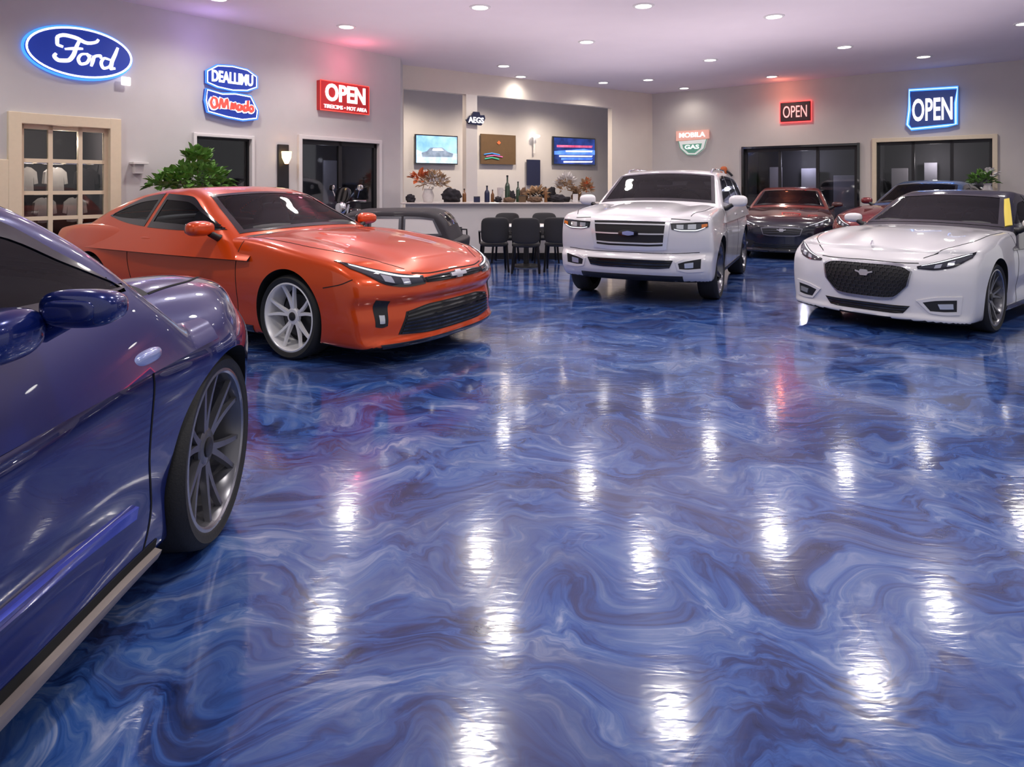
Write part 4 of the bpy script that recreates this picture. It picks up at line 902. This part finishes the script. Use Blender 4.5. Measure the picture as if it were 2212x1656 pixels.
def dried(px,Y,label,specs,seed):
    fa=empty('dried_arrangement',onc(px,Y),0,label,'flowers')
    g=MB(); g.lathe([(.001,0),(.07,0),(.10,.07),(.09,.10),(.07,.10)],18); g.build('bowl',M['darkcloth'],fa,True)
    for i,(nm,n,c,rad,L,w,m) in enumerate(specs):
        g=MB(); leaves(g,n,c,rad,L,w,0,seed=seed+i); g.build(nm,m,fa)
dried(1160,12.92,'low tan dried flower arrangement on the counter under the glowing wall lamp',[('tan_leaves',150,(0,0,.14),(.2,.10,.12),.11,.05,M['tan']),('dark_leaves',60,(.02,0,.1),(.18,.1,.08),.09,.05,M['darkcloth'])],20)
dried(1222,12.94,'tall pale dried flower arrangement on the counter under the blue television',[('pale_leaves',130,(0,0,.34),(.17,.08,.17),.12,.05,M['whitecloth']),('tan_leaves',80,(0,0,.25),(.16,.08,.17),.12,.05,M['tan'])],30)
dried(1267,12.86,'brown dried flower arrangement at the right end of the counter',[('brown_leaves',140,(0,0,.24),(.10,.10,.20),.11,.05,M['tan']),('orange_leaves',30,(0,-.04,.26),(.08,.08,.16),.10,.05,M['rust'])],40)
fa=empty('dried_arrangement',onc(925,12.95),0,'orange and tan dried flower arrangement at the left end of the counter','flowers')
g=MB(); leaves(g,40,(-.14,0,.44),(.16,.12,.12),.15,.09,0,seed=3); g.build('orange_leaves',M['rust'],fa); g=MB(); leaves(g,170,(.10,0,.36),(.26,.14,.22),.13,.05,0,seed=4); g.build('tan_leaves',M['tan'],fa); g=MB(); leaves(g,90,(.16,-.05,.34),(.22,.12,.2),.11,.06,0,seed=5); g.build('pale_leaves',M['whitecloth'],fa)
g=MB(); g.lathe([(.001,0),(.09,0),(.12,.12),(.08,.24),(.09,.26),(.07,.26)],18); g.build('vase',M['whitecloth'],fa,True)
def bottle(px,h,r,m,label,Y=12.8):
    b=empty('bottle',onc(px,Y),0,label,'bottle'); g=MB(); g.lathe([(.001,0),(r,0),(r,h*.55),(r*.85,h*.65),(r*.35,h*.75),(r*.33,h*.95),(.001,h*.95)],16); g.build('glass_body',m,b,True,50)
    g=MB(); g.lathe([(r*.4,h*.93),(r*.4,h),(.001,h)],12); g.build('cap',M['black'],b,True)
bottle(1096,.52,.05,M['bottle'],'tall dark green bottle on the counter near the middle')
bottle(1052,.32,.05,M['signdark'],'short dark bottle just right of the white post')
bottle(1119,.40,.04,M['bottle'],'slim green bottle right of the tall green bottle',12.85)
bottle(1003,.26,.04,M['amberglass'],'small amber bottle just left of the white post',12.95)
bottle(1064,.24,.035,M['amberglass'],'small amber bottle between the dark bottle and the low black bundle',12.98)
bottle(1179,.30,.03,M['amberglass'],'amber bottle between the tan and the pale dried flowers',12.63)
def boxthing(px,w,h,m,label,Y=12.75,rz=.2):
    b=empty('carton',onc(px,Y),rz,label,'box'); g=MB(); g.box((0,0,h/2),(w,.12,h),bev=.006); g.build('body',m,b); g=MB(); g.box((0,0,h+.006),(w*1.03,.125,.012),bev=.003); g.build('lid',M['black'],b)
boxthing(1128,.12,.12,M['brownpanel'],'small brown carton on the counter left of the tan dried flowers',12.68)
boxthing(1243,.10,.16,M['whitecloth'],'small white carton near the right end of the counter',12.7,-.1)
boxthing(1030,.12,.10,M['signdark'],'small dark blue carton in front of the white post',12.72,.1)
mg=empty('mug',onc(1081,12.98),0,'white mug standing behind the small low black bundle on the counter','mug')
g=MB(); g.lathe([(.001,0),(.06,0),(.065,.28),(.055,.28),(.05,.02)],18); g.build('cup',M['whitecloth'],mg,True,50); g=MB(); g.tube([(.06,0,.24),(.10,0,.22),(.10,0,.1),(.06,0,.07)],.012,6); g.build('handle',M['whitecloth'],mg,True)
# chairs and table
def mkchair(loc,rz,label,grp='black chairs by the bar counter'):
    r=empty('chair',loc,rz,label,'chair',grp)
    g=MB(); g.sell((0,0,.45),(.46,.46,.08),4,8); g.build('seat',M['chairf'],r,True,60)
    def fn(v): return Vector((v.x,v.y-.07*(1-(v.x/.23)**2)+v.z*-.12,v.z))
    g=MB(); g.sell((0,-.20,.69),(.46,.045,.42),5,10,fn=fn); g.build('backrest',M['chairf'],r,True,60)
    for sx in (-1,1):
        for sy in (-1,1):
            g=MB(); g.tube([(sx*.19,sy*.18,.43),(sx*.22,sy*.23,0)],[.022,.018],8); g.build('leg',M['chairm'],r,True)
        g=MB(); g.tube([(sx*.21,-.22,.66),(sx*.235,-.1,.66),(sx*.235,.15,.65),(sx*.22,.16,.44)],.016,8); g.build('armrest',M['chairm'],r,True)
    return r
c0=mkchair((-.30,10.95,0),.12,'black chair nearest the low dark car')
def dupc(loc,rz,label):
    c=copy_tree(c0); c.location=loc; c.rotation_euler=(0,0,rz); c['label']=label
dupc((.23,10.8,0),-.05,'middle black chair of the front row before the counter')
dupc((.78,10.95,0),-.16,'black chair nearest the tall white vehicle')
dupc((-.12,12.15,0),3.0,'black chair with its back to the counter, left side of the table')
dupc((.62,12.2,0),3.2,'black chair with its back to the counter, right side of the table')
dupc((-1.0,11.7,0),-1.3,'black chair standing apart behind the low dark car')
tb=empty('cafe_table',(.25,11.55,0),0,'round white topped cafe table among the black chairs','table')
g=MB(); g.lathe([(.001,.70),(.42,.70),(.44,.715),(.42,.73),(.001,.73)],32); g.build('tabletop',M['whitewall'],tb,True,40); g=MB(); g.lathe([(.001,0),(.26,0),(.25,.025),(.05,.05),(.04,.70)],20); g.build('pedestal',M['black'],tb,True,40)
# plant
pt=wp('L',-4.5,0,.62); pl=empty('potted_plant',pt,wang('L'),'leafy green plant in a tall planter behind the orange coupe','plant')
g=MB(); g.lathe([(.001,0),(.17,0),(.20,1.05),(.22,1.10),(.19,1.10),(.18,1.0),(.001,1.0)],28); g.build('planter',M['pot'],pl,True,40)
g=MB()
for i in range(7):
    q=i*.9; g.tube([(.05*math.cos(q),.05*math.sin(q),1.0),(.12*math.cos(q),.1*math.sin(q),1.25),(.36*math.cos(q),.2*math.sin(q),1.5+.06*(i%3))],[.014,.011,.006],6)
g.build('stem',M['stem'],pl,True)
g=MB(); leaves(g,420,(0,0,1.45),(.50,.28,.28),.13,.10,0,seed=7,up=.3); leaves(g,90,(.02,0,1.78),(.16,.16,.16),.13,.09,0,seed=8,up=.6); leaves(g,80,(-.45,0,1.42),(.20,.16,.14),.12,.09,0,seed=9,up=.3); g.build('foliage',M['leaf'],pl)
# vase on right wall ledge
q=wp('R',wt('R',2135),0,.42); vf=empty('flower_vase',q,wang('R'),'white vase with green leaves on a stand by the right wall','plant')
g=MB(); g.box((0,0,.56),(.3,.3,1.12),bev=.01); g.build('pedestal',M['whitewall'],vf); g=MB(); g.lathe([(.001,1.12),(.08,1.12),(.11,1.3),(.06,1.42),(.08,1.46),(.05,1.46)],16); g.build('vase',M['whitecloth'],vf,True)
g=MB(); leaves(g,110,(-.10,0,1.50),(.22,.14,.18),.14,.06,0,seed=12); g.build('foliage',M['leaf'],vf); g=MB(); leaves(g,40,(.05,-.05,1.62),(.13,.10,.14),.09,.07,0,seed=13); g.build('blossoms',M['whitecloth'],vf)
# sconce left wall
r,W,H=signroot('L',597,623,312,408,'dark wall sconce with a warm glowing bulb between the window and the dark door','wall_sconce','lamp',off=.02)
g=MB(); g.box((0,0,0),(W*.9,.04,H),bev=.01); g.build('backplate',M['black'],r); g=MB(); g.lathe([(.03,-.12),(.075,-.02),(.085,.09),(.07,.09),(.05,0)],18); o=g.build('shade',M['warmlamp'],r,True); o.location=(0,-.10,H*.22)
# ledge on left wall
r,W,H=signroot('L',279,312,350,375,'short white wall ledge left of the leafy plant','wall_ledge','shelf',off=.0)
g=MB(); g.box((0,-.07,H*.4),(W,.14,H*.2),bev=.005); g.build('board',M['whitewall'],r); g=MB(); g.box((0,-.04,-H*.1),(W*.6,.08,H*.8),bev=.005); g.build('bracket',M['whitewall'],r)
# small orange item on the right wall
r,W,H=signroot('R',1556,1584,357,380,'small orange and dark bracket lamp on the right wall beside the tall white vehicle','wall_bracket','lamp',off=.03)
g=MB(); g.sell((-W*.15,-.05,0),(W*.5,.12,H*.8),3,6); g.build('lamp_head',M['rust'],r,True); g=MB(); g.tube([(0,-.04,0),(W*.3,-.08,-H*.2),(W*.5,-.04,-H*.5)],.03,6); g.build('arm',M['black'],r,True)
# motorcycle
mc=empty('motorcycle',(-2.80,11.85,0),math.radians(-118),'black and chrome motorcycle parked between the orange coupe and the left wall','motorcycle')
mc.scale=(.72,.9,1.06)
RXm=Matrix.Rotation(PI/2,4,'X')
for x in (.68,-.68):
    g=MB(); g.lathe([(.24,-.05),(.31,-.055),(.32,0),(.31,.055),(.24,.05)],32,0,Matrix.Translation((x,0,.32))@RXm)
    wo=g.build('wheel',M['rubber'],mc,True,50)
    g=MB(); g.lathe([(.24,-.04),(.22,-.03),(.22,.03),(.24,.04)],32,0,Matrix.Translation((x,0,.32))@RXm)
    for i in range(8):
        q=i*PI/4; g.tube([(x,0,.32),(x+.23*math.cos(q),0,.32+.23*math.sin(q))],.008,5)
    g.build('rim',M['chrome'],wo,True,50)
g=MB(); g.sell((.12,0,.84),(.52,.30,.26),2.5,10); g.build('fuel_tank',M['gloss'],mc,True); g=MB(); g.sell((-.42,0,.82),(.62,.28,.13),2.8,8); g.build('seat',M['black'],mc,True)
g=MB(); g.sell((.02,0,.46),(.48,.34,.40),4,8); g.build('engine',M['silver'],mc,True)
for sy in (-1,1):
    g=MB(); g.tube([(.68,sy*.09,.32),(.42,sy*.10,1.02)],.025,8); g.build('fork',M['chrome'],mc,True)
    g=MB(); g.tube([(.36,sy*.28,1.13),(.38,sy*.34,1.25)],.01,6); g.sell((.38,sy*.36,1.30),(.04,.15,.10),2.5,6); g.build('mirror',M['chrome'],mc,True)
    g=MB(); g.tube([(0,sy*.17,.36),(-.3,sy*.2,.28),(-.95,sy*.2,.32)],[.035,.04,.05],10); g.build('exhaust_pipe',M['chrome'],mc,True)
g=MB(); g.tube([(.22,-.40,1.08),(.40,-.18,1.08),(.42,0,1.05),(.40,.18,1.08),(.22,.40,1.08)],.016,8); g.build('handlebar',M['chrome'],mc,True)
g=MB(); g.sell((.54,0,.96),(.20,.22,.22),2.2,8); hd=g.build('headlight',M['chrome'],mc,True); g=MB(); g.sell((.63,0,.96),(.05,.18,.18),2.2,6); g.build('lens',M['lens'],hd,True)
def fnw(v): return Vector((v.x-.5*v.y*v.y-.35*v.z,v.y,v.z))
g=MB(); g.sell((.50,0,1.18),(.03,.40,.26),2.6,10,fn=fnw); g.build('windscreen',M['gloss'],mc,True)
g=MB(); g.sell((.66,0,.66),(.46,.14,.08),2.4,8); g.build('front_fender',M['gloss'],mc,True); g=MB(); g.sell((-.72,0,.68),(.5,.2,.12),2.4,8); g.build('rear_fender',M['gloss'],mc,True)
# ------------------------------------------------------------------ lights
def downlight(x,y,label,P=130,r=.13,c=(1,.935,.865)):
    d=empty('downlight',(x,y,HT),0,label,'ceiling light','round recessed ceiling lights')
    g=MB(); g.lathe([(r*.86,-.004),(r*.9,-.016),(r*1.15,-.012),(r*1.2,0)],28); g.build('trim_ring',M['whitewall'],d,True)
    g=MB(); g.lathe([(.001,-.006),(r*.86,-.006)],28); g.build('lens',M['lightlens'],d)
    L=bpy.data.lights.new('spot','SPOT'); L.energy=P; L.spot_size=math.radians(155); L.spot_blend=.8; L.shadow_soft_size=.12; L.color=c
    o=bpy.data.objects.new('spot_lamp',L); COL.objects.link(o); o.parent=d; o.location=(0,0,-.06)
YL=lambda py:F*(HT-HC)/(HZ-py); YR=lambda py:F*(HT+HC)/(py-HZ)
lab='small bright round recessed ceiling light'
for px,py,e in ((470,-4,130),(748,57,110),(1037,15,130),(1267,90,130),(1088,142,90),(1534,129,130),(1400,172,80),(1303,178,60),(1672,35,130),(1824,101,130),(1995,122,110),(1667,165,70),(2214,50,130),(1125,165,30),(1478,190,25)):
    Y=YL(py); downlight((px-CX)/F*Y,Y,lab,e)
for px,py in ((700,1355),(1080,1370),(2030,1320),(1880,1490),(1450,1560),(1030,1630),(1390,1215)):
    Y=YR(py); downlight((px-CX)/F*Y,Y,lab,85)
for x,y in ((-5.6,6.6),(-3,4.3),(.6,3.6),(4.2,4.2),(7.5,7.2),(-.5,1.6),(3,1.5)): downlight(x,y,lab,150)
for t in (1.2,3.6,5.6):
    p=wp('B',t,0,-1.3); downlight(p.x,p.y,lab,270,.13,(1,.84,.66))
def pl_(p,c,e,r=.05):
    L=bpy.data.lights.new('glow','POINT'); L.energy=e; L.color=c; L.shadow_soft_size=r; o=bpy.data.objects.new('glow_lamp',L); COL.objects.link(o); o.location=p
pl_(wp('L',-1.5,3.62,.5),(1,.15,.25),7); pl_(wp('L',-4.2,3.6,.5),(.5,.35,1),4)
pl_(wp('R',3.6,3.7,.45),(1,.25,.12),5)
pl_(wp('L',(d1[0]+d1[1])/2,2.0,-.2),(1,.85,.7),24)  # lamp added to brighten the space behind the paned door
pl_(wp('R',(d3[0]+d3[1])/2,2.0,-.6),(.9,.85,1),22); pl_(wp('R',(d4[0]+d4[1])/2,2.0,-.6),(1,.9,.85),22); pl_(wp('L',(d2[0]+d2[1])/2,1.9,-.6),(.9,.9,1),5)  # lamps added inside the other door niches to brighten them
def ceiling_fill(x,y,sx,sy,e):  # upward area fill added to brighten the ceiling, no fixture there
    L=bpy.data.lights.new('uplight','AREA'); L.shape='RECTANGLE'; L.size=sx; L.size_y=sy; L.energy=e; L.color=(1,.88,.94)
    o=bpy.data.objects.new('uplight_lamp',L); COL.objects.link(o); o.location=(x,y,2.55); o.rotation_euler=(PI,0,0)
ceiling_fill(-1.2,9.2,4,5,36); ceiling_fill(2.4,12.4,4,5,36); ceiling_fill(5.4,9.5,4,5,36); ceiling_fill(1.8,7,4,3,20)
w=bpy.data.worlds.new('World'); SC.world=w; w.use_nodes=True; bg=w.node_tree.nodes['Background']; bg.inputs[0].default_value=(.70,.67,.69,1); bg.inputs[1].default_value=.75
# ------------------------------------------------------------------ camera
cd=bpy.data.cameras.new('camera'); cam=bpy.data.objects.new('camera',cd); COL.objects.link(cam); cam.location=(0,0,HC); cam.rotation_euler=(PI/2,0,0)
cd.sensor_width=36; cd.lens=F*36/2212; cd.shift_y=-428/2212; cd.clip_start=.05; SC.camera=cam
